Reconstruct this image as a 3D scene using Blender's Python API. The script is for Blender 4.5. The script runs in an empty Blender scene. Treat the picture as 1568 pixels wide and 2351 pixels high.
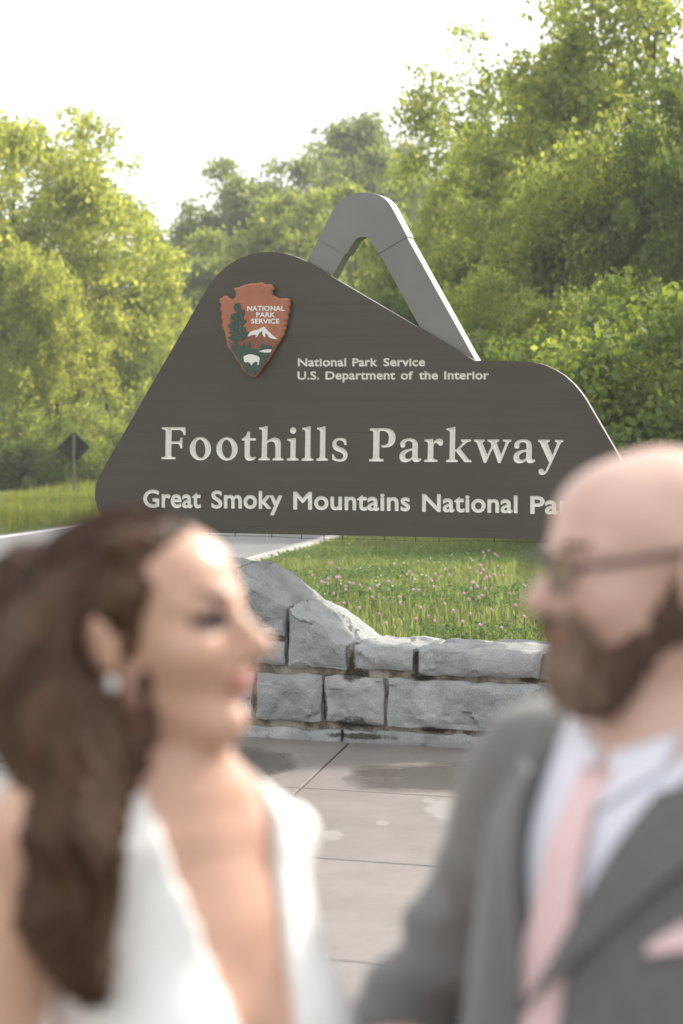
import bpy, bmesh, math, random
import numpy as np
from mathutils import Vector, Matrix, noise as mnoise

SC = bpy.context.scene
COL = SC.collection
random.seed(7)
RNG = np.random.default_rng(7)

# ------------------------------------------------------------------ camera
FPX, CAMH, HORIZ = 5551.0, 1.8, 960.0          # focal length in pixels of a 1568 x 2351 picture, eye height, horizon row
PITCH = math.atan((1175.5 - HORIZ) / FPX)
cam_d = bpy.data.cameras.new('camera')
cam = bpy.data.objects.new('camera', cam_d)
COL.objects.link(cam)
cam.location = (0, 0, CAMH)
cam.rotation_euler = (math.pi / 2 - PITCH, 0, 0)
cam_d.sensor_fit = 'VERTICAL'
cam_d.sensor_height = 36.0
cam_d.lens = 85.0
cam_d.clip_start = 0.05
cam_d.clip_end = 2000
cam_d.dof.use_dof = True
cam_d.dof.focus_distance = 14.0
cam_d.dof.aperture_fstop = 3.5
SC.camera = cam

# ------------------------------------------------------------------ sky, sun, exposure
SUN_AZ, SUN_EL = 52.0, 37.0                     # degrees right of the view direction, degrees above the horizon
world = bpy.data.worlds.new('World')
SC.world = world
world.use_nodes = True
wn = world.node_tree
wn.nodes.clear()
w_out = wn.nodes.new('ShaderNodeOutputWorld')
w_bg = wn.nodes.new('ShaderNodeBackground')
w_bg.inputs['Strength'].default_value = 0.15
w_sky = wn.nodes.new('ShaderNodeTexSky')
w_sky.sky_type = 'NISHITA'
w_sky.sun_disc = False
w_sky.sun_elevation = math.radians(SUN_EL)
w_sky.sun_rotation = math.radians(SUN_AZ)
w_sky.air_density = 1.0
w_sky.dust_density = 5.0
w_sky.ozone_density = 1.0
w_hsv = wn.nodes.new('ShaderNodeHueSaturation')   # thin milky cloud takes the blue out of the sky
w_hsv.inputs['Saturation'].default_value = 0.30
wn.links.new(w_sky.outputs[0], w_hsv.inputs['Color'])
w_mix = wn.nodes.new('ShaderNodeMix'); w_mix.data_type = 'RGBA'      # even bright veil of high cloud over the clear sky
w_mix.inputs[0].default_value = 0.70
w_mix.inputs[7].default_value = (6.0, 6.0, 6.1, 1)
wn.links.new(w_hsv.outputs[0], w_mix.inputs[6])
wn.links.new(w_mix.outputs[2], w_bg.inputs['Color'])
wn.links.new(w_bg.outputs[0], w_out.inputs['Surface'])

sun_d = bpy.data.lights.new('sun', 'SUN')
sun_d.energy = 3.3
sun_d.angle = math.radians(6.0)
sun_d.color = (1.0, 0.93, 0.80)
sun = bpy.data.objects.new('sun', sun_d)
COL.objects.link(sun)
_az, _el = math.radians(SUN_AZ), math.radians(SUN_EL)
SUNV = Vector((math.sin(_az) * math.cos(_el), math.cos(_az) * math.cos(_el), math.sin(_el)))
sun.rotation_euler = SUNV.to_track_quat('Z', 'Y').to_euler()
sun.location = (20, 40, 40)

SC.view_settings.view_transform = 'Standard'
SC.view_settings.look = 'None'
SC.view_settings.exposure = 0.95
SC.view_settings.gamma = 1.0
SC.render.engine = 'CYCLES'
SC.cycles.use_denoising = True
SC.cycles.max_bounces = 8
SC.cycles.transparent_max_bounces = 8
SC.cycles.sample_clamp_indirect = 6.0

# ------------------------------------------------------------------ pixel helpers (pixels of the 1568 x 2351 picture give directions)
_F = np.array([0, math.cos(PITCH), -math.sin(PITCH)])
_U = np.array([0, math.sin(PITCH), math.cos(PITCH)])
EYE = np.array([0, 0, CAMH])
def ray(x, y):
    return _F + np.array([1., 0, 0]) * ((x - 784) / FPX) + _U * ((1175.5 - y) / FPX)
def on_z(x, y, z=0.0):
    d = ray(x, y); return EYE + d * ((z - CAMH) / d[2])
def at(x, y, Y):
    d = ray(x, y); return EYE + d * (Y / d[1])
def on_plane(x, y, P, n):
    d = ray(x, y); return EYE + d * (((P - EYE) @ n) / (d @ n))
def src(ox, oy, sc, x, y):                      # reading taken in an enlarged crop -> picture pixel
    return ((ox + sc * x) / 1.5944, (oy + sc * y) / 1.5944)

# ------------------------------------------------------------------ mesh helpers
def mesh_np(name, V, Fq, smooth=False):
    V = np.asarray(V, dtype=np.float32).reshape(-1, 3)
    Fq = np.asarray(Fq, dtype=np.int32)
    n, k = Fq.shape
    me = bpy.data.meshes.new(name)
    me.vertices.add(len(V)); me.vertices.foreach_set('co', V.ravel())
    me.loops.add(n * k); me.loops.foreach_set('vertex_index', Fq.ravel())
    me.polygons.add(n)
    me.polygons.foreach_set('loop_start', np.arange(0, n * k, k, dtype=np.int32))
    try:
        me.polygons.foreach_set('loop_total', np.full(n, k, dtype=np.int32))
    except Exception:
        pass
    if smooth:
        me.polygons.foreach_set('use_smooth', np.ones(n, dtype=bool))
    me.update(calc_edges=True)
    me.validate()
    return me
def mesh_py(name, V, F, smooth=False):
    me = bpy.data.meshes.new(name)
    me.from_pydata([tuple(map(float, v)) for v in V], [], [tuple(f) for f in F])
    if smooth:
        me.polygons.foreach_set('use_smooth', np.ones(len(me.polygons), dtype=bool))
    me.update()
    return me
def link(name, me, mat=None, parent=None):
    o = bpy.data.objects.new(name, me)
    COL.objects.link(o)
    if mat is not None:
        for m in (mat if isinstance(mat, (list, tuple)) else [mat]):
            me.materials.append(m)
    if parent is not None:
        o.parent = parent
    return o
def tag(o, label=None, cat=None, group=None, kind=None):
    if label: o['label'] = label
    if cat: o['category'] = cat
    if group: o['group'] = group
    if kind: o['kind'] = kind
    return o
def empty(name, loc, rz=0.0):
    o = bpy.data.objects.new(name, None); COL.objects.link(o)
    o.empty_display_size = 0.2
    o.location = tuple(map(float, loc)); o.rotation_euler = (0, 0, rz)
    return o
class MB:
    """collects simple shapes and links them as one mesh, in the frame of a parent at origin `o`"""
    def __init__(s, o=(0, 0, 0)): s.V, s.F, s.o = [], [], np.array(o, float)
    def add(s, V, F):
        b = len(s.V); s.V += [np.array(v, float) - s.o for v in V]; s.F += [tuple(b + i for i in f) for f in F]
    def prism(s, front, vec):                    # front: ordered 3D loop, extruded by vec
        n = len(front); vec = np.array(vec, float)
        V = [np.array(p, float) for p in front] + [np.array(p, float) + vec for p in front]
        F = [tuple(range(n)), tuple(range(2 * n - 1, n - 1, -1))]
        F += [(i, n + i, n + (i + 1) % n, (i + 1) % n) for i in range(n)]
        s.add(V, F)
    def tube(s, pts, rad, n=6, cap=True):
        pts = [Vector(p) for p in pts]
        if not hasattr(rad, '__len__'): rad = [rad] * len(pts)
        V, F = [], []
        up = Vector((0.13, 0.31, 0.94))
        for i, p in enumerate(pts):
            t = (pts[min(i + 1, len(pts) - 1)] - pts[max(i - 1, 0)])
            t = t.normalized() if t.length > 1e-9 else Vector((0, 0, 1))
            a = t.cross(up)
            if a.length < 1e-3: a = t.cross(Vector((1, 0, 0)))
            a.normalize(); b = t.cross(a)
            for k in range(n):
                an = 2 * math.pi * k / n
                V.append(p + (a * math.cos(an) + b * math.sin(an)) * rad[i])
        for i in range(len(pts) - 1):
            for k in range(n):
                F.append((i * n + k, i * n + (k + 1) % n, (i + 1) * n + (k + 1) % n, (i + 1) * n + k))
        if cap:
            F.append(tuple(range(n))[::-1]); F.append(tuple((len(pts) - 1) * n + k for k in range(n)))
        s.add(V, F)
    def build(s, name, mat, parent=None, smooth=False):
        return link(name, mesh_py(name, s.V, s.F, smooth), mat, parent)

# ------------------------------------------------------------------ materials
def mat_new(name):
    m = bpy.data.materials.new(name); m.use_nodes = True
    nt = m.node_tree
    b = nt.nodes['Principled BSDF']
    return m, nt, b
def N(nt, t, **kw):
    n = nt.nodes.new(t)
    for k, v in kw.items():
        if k in n.inputs: n.inputs[k].default_value = v
        else: setattr(n, k, v)
    return n
def ramp(nt, src_, stops):
    r = nt.nodes.new('ShaderNodeValToRGB')
    el = r.color_ramp.elements
    while len(el) < len(stops): el.new(0.5)
    for e, (p, c) in zip(el, stops):
        e.position = p; e.color = (*c, 1.0) if len(c) == 3 else c
    nt.links.new(src_, r.inputs[0])
    return r
def simple(name, col, rough=0.6, noise_scale=None, var=0.25, bump=0.0, spec=0.5, bscale=None, metal=0.0, stretch=None, sheen=0.0):
    m, nt, b = mat_new(name)
    b.inputs['Base Color'].default_value = (*col, 1)
    b.inputs['Roughness'].default_value = rough
    b.inputs['Specular IOR Level'].default_value = spec
    b.inputs['Metallic'].default_value = metal
    if sheen: b.inputs['Sheen Weight'].default_value = sheen
    if noise_scale or bump:
        tc = N(nt, 'ShaderNodeTexCoord')
        vec = tc.outputs['Object']
        if stretch:
            mp = N(nt, 'ShaderNodeMapping'); mp.inputs['Scale'].default_value = stretch
            nt.links.new(vec, mp.inputs['Vector']); vec = mp.outputs[0]
    if noise_scale:
        n = N(nt, 'ShaderNodeTexNoise', Scale=noise_scale, Detail=6.0, Roughness=0.6)
        nt.links.new(vec, n.inputs['Vector'])
        lo = tuple(c * (1 - var) for c in col); hi = tuple(min(1, c * (1 + var)) for c in col)
        r = ramp(nt, n.outputs['Fac'], [(0.3, lo), (0.7, hi)])
        nt.links.new(r.outputs[0], b.inputs['Base Color'])
    if bump:
        n2 = N(nt, 'ShaderNodeTexNoise', Scale=bscale or (noise_scale or 10) * 4, Detail=6.0)
        nt.links.new(vec, n2.inputs['Vector'])
        bp = N(nt, 'ShaderNodeBump', Strength=bump, Distance=0.01)
        nt.links.new(n2.outputs['Fac'], bp.inputs['Height'])
        nt.links.new(bp.outputs[0], b.inputs['Normal'])
    return m
def leaf_mat(name, dark, light, trans=0.45, tcol=None):
    m = bpy.data.materials.new(name); m.use_nodes = True
    nt = m.node_tree; nt.nodes.clear()
    out = N(nt, 'ShaderNodeOutputMaterial')
    geo = N(nt, 'ShaderNodeNewGeometry')
    r = ramp(nt, geo.outputs['Random Per Island'], [(0.0, dark), (0.6, tuple((a + b) / 2 for a, b in zip(dark, light))), (1.0, light)])
    d = N(nt, 'ShaderNodeBsdfDiffuse'); t = N(nt, 'ShaderNodeBsdfTranslucent')
    g = N(nt, 'ShaderNodeBsdfGlossy', Roughness=0.6)
    g.inputs['Color'].default_value = (0.9, 0.95, 1, 1)
    nt.links.new(r.outputs[0], d.inputs['Color'])
    hs = N(nt, 'ShaderNodeHueSaturation'); hs.inputs['Hue'].default_value = 0.485; hs.inputs['Value'].default_value = 2.1; hs.inputs['Saturation'].default_value = 1.05
    nt.links.new(r.outputs[0], hs.inputs['Color']); nt.links.new(hs.outputs[0], t.inputs['Color'])
    m1 = N(nt, 'ShaderNodeMixShader'); m1.inputs[0].default_value = trans
    nt.links.new(d.outputs[0], m1.inputs[1]); nt.links.new(t.outputs[0], m1.inputs[2])
    m2 = N(nt, 'ShaderNodeMixShader'); m2.inputs[0].default_value = 0.025
    nt.links.new(m1.outputs[0], m2.inputs[1]); nt.links.new(g.outputs[0], m2.inputs[2])
    nt.links.new(m2.outputs[0], out.inputs['Surface'])
    return m

M = {}
M['leaf_yellow'] = leaf_mat('leaf_yellow', (0.135, 0.180, 0.026), (0.330, 0.345, 0.075), 0.60)
M['leaf_green'] = leaf_mat('leaf_green', (0.110, 0.155, 0.028), (0.255, 0.285, 0.062), 0.58)
M['leaf_mid'] = leaf_mat('leaf_mid', (0.100, 0.138, 0.036), (0.205, 0.240, 0.066), 0.56)
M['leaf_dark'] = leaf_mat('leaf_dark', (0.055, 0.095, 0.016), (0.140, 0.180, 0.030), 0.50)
M['grass'] = leaf_mat('grass_blades', (0.075, 0.115, 0.028), (0.210, 0.235, 0.085), 0.45)
M['grass_gold'] = leaf_mat('grass_blades_gold', (0.090, 0.125, 0.016), (0.200, 0.210, 0.045), 0.45)
M['bark'] = simple('bark', (0.055, 0.042, 0.032), 0.9, 6, 0.4, 0.8, stretch=(1, 1, 0.25))
M['kerb'] = simple('kerb_concrete', (0.42, 0.40, 0.36), 0.85, 3, 0.15, 0.3)
# ================================================================== terrain
WL, WR = on_z(*src(700, 1900, .8929, 190, 890)), on_z(*src(700, 1900, .8929, 1300, 948))
WD = (WR - WL) / np.linalg.norm(WR - WL)         # along the wall, to the right
WB = np.array([-WD[1], WD[0], 0.0])              # horizontal, away from the camera
WN = WB.copy()
def sstep(x, a, b):
    t = np.clip((x - a) / (b - a), 0, 1); return t * t * (3 - 2 * t)
def lawn_z(Y):
    return np.interp(Y, [-50, 20, 30, 45, 64, 90, 120, 160, 260, 400], [.30, .30, .17, -.06, -.27, .05, .5, 1.6, 5, 9])
def road_x(Y):
    Y = np.asarray(Y, float); dy = np.maximum(Y - 55, 0)
    return -3.9 + .11 * (Y - 27) - .004 * dy ** 2 * np.where(dy < 90, 1, 1)
ROAD_HW = 2.75
def ground_h(X, Y):
    X = np.asarray(X, float); Y = np.asarray(Y, float)
    rx, ry = X - WL[0], Y - WL[1]
    dw = rx * WB[0] + ry * WB[1]
    s = rx * WD[0] + ry * WD[1]
    zl = lawn_z(Y)
    left = sstep(s, -3.6, -1.6)
    behind = sstep(dw, 0.25, 0.6)
    z_near = -0.14 + (zl + 0.14) * behind * left + (zl - 0.06 + 0.14) * sstep(dw, 0.1, 2.5) * (1 - left)
    z = np.where(Y < 12, z_near, z_near * (1 - sstep(Y, 19, 24)) + zl * sstep(Y, 19, 24))
    out = sstep(np.abs(X), 9.5, 11); z = z * (1 - out) + np.maximum(z, np.minimum(zl, 0.0)) * out
    d = np.abs(X - road_x(Y))
    inroad = (1 - sstep(d, ROAD_HW + 0.1, ROAD_HW + 0.5)) * (Y > 12)
    z = z - inroad * (0.16 + 0.0 * d)
    bank = sstep(d, 8, 30) * sstep(Y, 55, 120) * 2.2 + sstep(X, 6, 20) * sstep(Y, 30, 60) * 1.2
    return z + bank
def axis(lo, hi, fine_lo, fine_hi, fine, coarse):
    a = np.arange(fine_lo, fine_hi + 1e-6, fine)
    l = fine_lo - np.cumsum(np.geomspace(fine, coarse, 60)); l = l[l > lo][::-1]
    h = fine_hi + np.cumsum(np.geomspace(fine, coarse, 60)); h = h[h < hi]
    return np.concatenate([[lo], l, a, h, [hi]])
gx = axis(-330, 330, -9, 9, .22, 30); gy = axis(-130, 430, 10, 46, .25, 35)
GX, GY = np.meshgrid(gx, gy, indexing='ij')
GZ = ground_h(GX, GY)
idx = np.arange(GX.size).reshape(GX.shape)
q = np.stack([idx[:-1, :-1], idx[1:, :-1], idx[1:, 1:], idx[:-1, 1:]], -1).reshape(-1, 4)
m, nt, b = mat_new('turf_soil')
tc = N(nt, 'ShaderNodeTexCoord')
n1 = N(nt, 'ShaderNodeTexNoise', Scale=0.9, Detail=8.0, Roughness=.65); nt.links.new(tc.outputs['Object'], n1.inputs['Vector'])
r1 = ramp(nt, n1.outputs['Fac'], [(.3, (.060, .090, .020)), (.52, (.095, .125, .032)), (.7, (.150, .150, .060))])
nt.links.new(r1.outputs[0], b.inputs['Base Color']); b.inputs['Roughness'].default_value = .95
b.inputs['Specular IOR Level'].default_value = .1
n2 = N(nt, 'ShaderNodeTexNoise', Scale=30.0, Detail=4.0); nt.links.new(tc.outputs['Object'], n2.inputs['Vector'])
bp = N(nt, 'ShaderNodeBump', Strength=.8, Distance=.05); nt.links.new(n2.outputs['Fac'], bp.inputs['Height']); nt.links.new(bp.outputs[0], b.inputs['Normal'])
M['turf'] = m
tag(link('ground', mesh_np('ground', np.stack([GX, GY, GZ], -1), q, True), m), 'grassy ground running back to the woods', kind='structure')

# ------------------------------------------------------------------ road with kerb and painted lines
m, nt, b = mat_new('asphalt')
tc = N(nt, 'ShaderNodeTexCoord')
n1 = N(nt, 'ShaderNodeTexNoise', Scale=1.2, Detail=8.0); nt.links.new(tc.outputs['Object'], n1.inputs['Vector'])
r1 = ramp(nt, n1.outputs['Fac'], [(.3, (.115, .115, .118)), (.7, (.165, .163, .160))]); nt.links.new(r1.outputs[0], b.inputs['Base Color'])
b.inputs['Roughness'].default_value = .62
n2 = N(nt, 'ShaderNodeTexNoise', Scale=120.0, Detail=3.0); nt.links.new(tc.outputs['Object'], n2.inputs['Vector'])
bp = N(nt, 'ShaderNodeBump', Strength=.4, Distance=.01); nt.links.new(n2.outputs['Fac'], bp.inputs['Height']); nt.links.new(bp.outputs[0], b.inputs['Normal'])
M['asphalt'] = m
M['white_line'] = simple('road_paint_white', (.72, .72, .70), .7, 8, .12)
M['yellow_line'] = simple('road_paint_yellow', (.60, .40, .06), .7, 8, .15)
def road_z(Y): return lawn_z(Y) - 0.10
def strip(name, off0, off1, dz, mat, y0=13., y1=215., h=0.0, step=1.5, parent=None):
    Ys = np.arange(y0, y1, step); V, Fq = [], []
    rx = road_x(Ys); dx = np.gradient(rx, Ys); nl = np.sqrt(1 + dx * dx)
    for i, Y in enumerate(Ys):
        for o in ((off0, off1) if not h else (off0, off0, off1, off1)):
            V.append([rx[i] + o / nl[i], Y - o * dx[i] / nl[i], 0])
    V = np.array(V); n = 2 if not h else 4
    ZZ = np.repeat(road_z(Ys), n) + dz
    V[:, 2] = ZZ
    if h:
        V[1::4, 2] += h; V[2::4, 2] += h
    for i in range(len(Ys) - 1):
        for k in range(n - 1):
            Fq.append([i * n + k, i * n + k + 1, (i + 1) * n + k + 1, (i + 1) * n + k])
    o = link(name, mesh_np(name, V, Fq), mat, parent)
    return o
road = tag(strip('road', -ROAD_HW, ROAD_HW, 0, M['asphalt']), 'grey two-lane road passing behind the park sign', kind='structure')
strip('centre_line', -.16, -.06, .004, M['yellow_line'], parent=road)
strip('centre_line', .06, .16, .004, M['yellow_line'], parent=road)
strip('edge_line', -ROAD_HW + .22, -ROAD_HW + .34, .004, M['white_line'], parent=road)
strip('edge_line', ROAD_HW - .34, ROAD_HW - .22, .004, M['white_line'], parent=road)
tag(strip('kerb', ROAD_HW, ROAD_HW + .26, -.1, M['kerb'], h=.20, y1=90.), 'pale concrete kerb between road and lawn', kind='structure')

# ------------------------------------------------------------------ paved terrace: slabs
JA0, JA1 = on_z(*src(800, 2600, .7015, 665, 185)), on_z(*src(800, 2600, .7015, 300, 525))
VA = (JA1 - JA0) / np.linalg.norm(JA1 - JA0)
def row_t(p):                                     # distance along VA from the wall line
    A = np.array([[WD[0], VA[0]], [WD[1], VA[1]]]); return np.linalg.solve(A, (p - JA0)[:2])[1]
tb = row_t((on_z(*src(800, 2600, .7015, 270, 393)) + on_z(*src(800, 2600, .7015, 1290, 460))) / 2)
tcj = row_t((on_z(*src(800, 2600, .7015, 480, 762)) + on_z(*src(800, 2600, .7015, 1190, 825))) / 2)
m, nt, b = mat_new('paving_concrete')
tc = N(nt, 'ShaderNodeTexCoord'); geo = N(nt, 'ShaderNodeNewGeometry'); oi = N(nt, 'ShaderNodeObjectInfo')
n1 = N(nt, 'ShaderNodeTexNoise', Scale=2.2, Detail=9.0, Roughness=.6); nt.links.new(geo.outputs['Position'], n1.inputs['Vector'])
r1 = ramp(nt, n1.outputs['Fac'], [(.25, (.150, .132, .122)), (.5, (.180, .161, .151)), (.75, (.212, .190, .179))])
# damp patches left by rain, and pale spots where the concrete has dried first
n3 = N(nt, 'ShaderNodeTexNoise', Scale=2.6, Detail=4.0, Roughness=.55); nt.links.new(geo.outputs['Position'], n3.inputs['Vector'])
sepx = N(nt, 'ShaderNodeSeparateXYZ'); nt.links.new(geo.outputs['Position'], sepx.inputs[0])
def mth(op, a_, b_=None):
    n_ = N(nt, 'ShaderNodeMath', operation=op)
    for i_, v_ in enumerate((a_, b_)):
        if v_ is None: continue
        if isinstance(v_, (int, float)): n_.inputs[i_].default_value = float(v_)
        else: nt.links.new(v_, n_.inputs[i_])
    return n_.outputs[0]
def spot(cx, cy, rx, ry, rough_):
    c = on_z(cx, cy); kx = FPX / (c[1] * rx); ky = CAMH * FPX / (c[1] ** 2 * ry)
    u_ = mth('MULTIPLY', mth('SUBTRACT', sepx.outputs[0], float(c[0])), kx); v_ = mth('MULTIPLY', mth('SUBTRACT', sepx.outputs[1], float(c[1])), ky)
    d_ = mth('ADD', mth('MULTIPLY', u_, u_), mth('MULTIPLY', v_, v_))
    return mth('ADD', d_, mth('MULTIPLY', mth('SUBTRACT', n3.outputs['Fac'], .5), rough_))
def union(L): 
    o_ = L[0]
    for x_ in L[1:]: o_ = mth('MINIMUM', o_, x_)
    return o_
wet_d = union([spot(560, 1757, 128, 42, 2.2), spot(1020, 1784, 240, 37, 2.4), spot(300, 1850, 200, 40, 2.4), spot(1500, 1850, 220, 45, 2.4), spot(640, 1845, 60, 26, 2.0)])
dry_d = union([spot(1058, 1860, 86, 30, 1.6), spot(763, 1917, 26, 13, 1.0), spot(878, 1889, 16, 6, 1.2), spot(985, 1838, 17, 6, 1.2), spot(590, 2080, 70, 30, 1.6), spot(1250, 2010, 90, 30, 1.6)])
wet = ramp(nt, wet_d, [(.45, (1, 1, 1)), (.95, (.35, .35, .35)), (1.15, (0, 0, 0))])
dry = ramp(nt, dry_d, [(.70, (1, 1, 1)), (1.0, (0, 0, 0))])
mixd = N(nt, 'ShaderNodeMix', data_type='RGBA'); nt.links.new(dry.outputs[0], mixd.inputs[0]); nt.links.new(r1.outputs[0], mixd.inputs[6]); mixd.inputs[7].default_value = (.245, .226, .214, 1)
mixc = N(nt, 'ShaderNodeMix', data_type='RGBA', blend_type='MULTIPLY')
nt.links.new(wet.outputs[0], mixc.inputs[0]); nt.links.new(mixd.outputs[2], mixc.inputs[6]); mixc.inputs[7].default_value = (.46, .44, .40, 1)
n6 = N(nt, 'ShaderNodeTexNoise', Scale=14.0, Detail=8.0, Roughness=.75); nt.links.new(geo.outputs['Position'], n6.inputs['Vector'])
r6 = ramp(nt, n6.outputs['Fac'], [(.30, (.72, .70, .68)), (.46, (1, 1, 1)), (.70, (1.08, 1.08, 1.08))])
mg = N(nt, 'ShaderNodeMix', data_type='RGBA', blend_type='MULTIPLY'); mg.inputs[0].default_value = .8
nt.links.new(mixc.outputs[2], mg.inputs[6]); nt.links.new(r6.outputs[0], mg.inputs[7])
hs_ = N(nt, 'ShaderNodeHueSaturation'); nt.links.new(mg.outputs[2], hs_.inputs['Color'])
mr_ = N(nt, 'ShaderNodeMapRange'); nt.links.new(oi.outputs['Random'], mr_.inputs['Value']); mr_.inputs['To Min'].default_value = .9; mr_.inputs['To Max'].default_value = 1.07
nt.links.new(mr_.outputs[0], hs_.inputs['Value']); nt.links.new(hs_.outputs[0], b.inputs['Base Color'])
rr = N(nt, 'ShaderNodeMapRange'); nt.links.new(wet.outputs[0], rr.inputs['Value']); rr.inputs['To Min'].default_value = .55; rr.inputs['To Max'].default_value = .22
nt.links.new(rr.outputs[0], b.inputs['Roughness'])
n2 = N(nt, 'ShaderNodeTexNoise', Scale=160.0, Detail=4.0); nt.links.new(geo.outputs['Position'], n2.inputs['Vector'])
bp = N(nt, 'ShaderNodeBump', Strength=.25, Distance=.004); nt.links.new(n2.outputs['Fac'], bp.inputs['Height']); nt.links.new(bp.outputs[0], b.inputs['Normal'])
M['paving'] = m
M['joint'] = simple('joint_dirt', (.055, .048, .040), .95, 20, .3)
terr = MB()
pts = [JA0 + s * WD + t * VA for s, t in ((-7.2, .25), (7.2, .25), (7.2, 15.4), (-7.2, 15.4))]
terr.prism([p + np.array([0, 0, -.012]) for p in pts], (0, 0, -.09))
pave = tag(terr.build('pavement', M['joint']), 'paved terrace of pale concrete slabs in front of the stone wall', kind='structure')
rows = [-.25, tb, tcj] + [tcj + (tcj - tb) * k for k in range(1, 7)]
cols = [-7.0, -5.25, -3.5, -1.75, 0, 1.75, 3.5, 5.25, 7.0]
g = .007
for i in range(len(rows) - 1):
    for j in range(len(cols) - 1):
        c0, c1, t0, t1 = cols[j] + g, cols[j + 1] - g, rows[i] + g, rows[i + 1] - g
        ctr = JA0 + (c0 + c1) / 2 * WD + (t0 + t1) / 2 * VA
        tl = [random.uniform(-.001, .001) for _ in range(4)]
        def ring(ins, z):
            return [JA0 + s * WD + t * VA + np.array([0, 0, z + tl[k]]) - ctr for k, (s, t) in enumerate(((c0 + ins, t0 + ins), (c1 - ins, t0 + ins), (c1 - ins, t1 - ins), (c0 + ins, t1 - ins)))]
        V = ring(.003, 0) + ring(0, -.004) + ring(0, -.034)
        Fq = [(3, 2, 1, 0)] + [(a, (a + 1) % 4, 4 + (a + 1) % 4, 4 + a) for a in range(4)] + [(4 + a, 4 + (a + 1) % 4, 8 + (a + 1) % 4, 8 + a) for a in range(4)]
        o = link('slab', mesh_py('slab', V, Fq), M['paving'], pave)
        o.location = tuple(ctr)
# ------------------------------------------------------------------ stone wall
def wpt(zx, zy):                                  # reading in the wall crop -> point of the wall's front plane
    return on_plane(*src(700, 1900, .8929, zx, zy), WL, WN)
m, nt, b = mat_new('granite')
tc = N(nt, 'ShaderNodeTexCoord'); geo = N(nt, 'ShaderNodeNewGeometry'); oi = N(nt, 'ShaderNodeObjectInfo')
n1 = N(nt, 'ShaderNodeTexNoise', Scale=5.0, Detail=8.0, Roughness=.6); nt.links.new(geo.outputs['Position'], n1.inputs['Vector'])
r1 = ramp(nt, n1.outputs['Fac'], [(.3, (.235, .246, .248)), (.52, (.315, .325, .322)), (.75, (.41, .408, .39))])
n2 = N(nt, 'ShaderNodeTexNoise', Scale=170.0, Detail=3.0, Roughness=.7); nt.links.new(geo.outputs['Position'], n2.inputs['Vector'])
r2 = ramp(nt, n2.outputs['Fac'], [(.33, (.62, .63, .65)), (.5, (1, 1, 1)), (.68, (1.25, 1.25, 1.22))])
mx = N(nt, 'ShaderNodeMix', data_type='RGBA', blend_type='MULTIPLY'); mx.inputs[0].default_value = .8
nt.links.new(r1.outputs[0], mx.inputs[6]); nt.links.new(r2.outputs[0], mx.inputs[7])
# lichen and mildew stains
n4 = N(nt, 'ShaderNodeTexNoise', Scale=2.3, Detail=7.0, Roughness=.7); nt.links.new(geo.outputs['Position'], n4.inputs['Vector'])
r4 = ramp(nt, n4.outputs['Fac'], [(.60, (0, 0, 0)), (.72, (1, 1, 1))])
mx2 = N(nt, 'ShaderNodeMix', data_type='RGBA', blend_type='MULTIPLY'); nt.links.new(r4.outputs[0], mx2.inputs[0])
nt.links.new(mx.outputs[2], mx2.inputs[6]); mx2.inputs[7].default_value = (.62, .60, .50, 1)
hv = N(nt, 'ShaderNodeHueSaturation'); nt.links.new(mx2.outputs[2], hv.inputs['Color'])
mr = N(nt, 'ShaderNodeMapRange'); nt.links.new(oi.outputs['Random'], mr.inputs['Value']); mr.inputs['To Min'].default_value = .86; mr.inputs['To Max'].default_value = 1.12
nt.links.new(mr.outputs[0], hv.inputs['Value'])
nt.links.new(hv.outputs[0], b.inputs['Base Color']); b.inputs['Roughness'].default_value = .85; b.inputs['Specular IOR Level'].default_value = .3
n5 = N(nt, 'ShaderNodeTexNoise', Scale=38.0, Detail=8.0, Roughness=.65); nt.links.new(geo.outputs['Position'], n5.inputs['Vector'])
bp = N(nt, 'ShaderNodeBump', Strength=.8, Distance=.014); nt.links.new(n5.outputs['Fac'], bp.inputs['Height']); nt.links.new(bp.outputs[0], b.inputs['Normal'])
M['granite'] = m
m, nt, b = mat_new('mortar')
geo = N(nt, 'ShaderNodeNewGeometry')
n1 = N(nt, 'ShaderNodeTexNoise', Scale=4.2, Detail=7.0, Roughness=.7); nt.links.new(geo.outputs['Position'], n1.inputs['Vector'])
r1 = ramp(nt, n1.outputs['Fac'], [(.36, (.030, .024, .016)), (.45, (.15, .125, .095)), (.56, (.36, .325, .265))])
nt.links.new(r1.outputs[0], b.inputs['Base Color']); b.inputs['Roughness'].default_value = .95
n2 = N(nt, 'ShaderNodeTexNoise', Scale=90.0, Detail=5.0); nt.links.new(geo.outputs['Position'], n2.inputs['Vector'])
bp = N(nt, 'ShaderNodeBump', Strength=.7, Distance=.008); nt.links.new(n2.outputs['Fac'], bp.inputs['Height']); nt.links.new(bp.outputs[0], b.inputs['Normal'])
M['mortar'] = m
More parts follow.
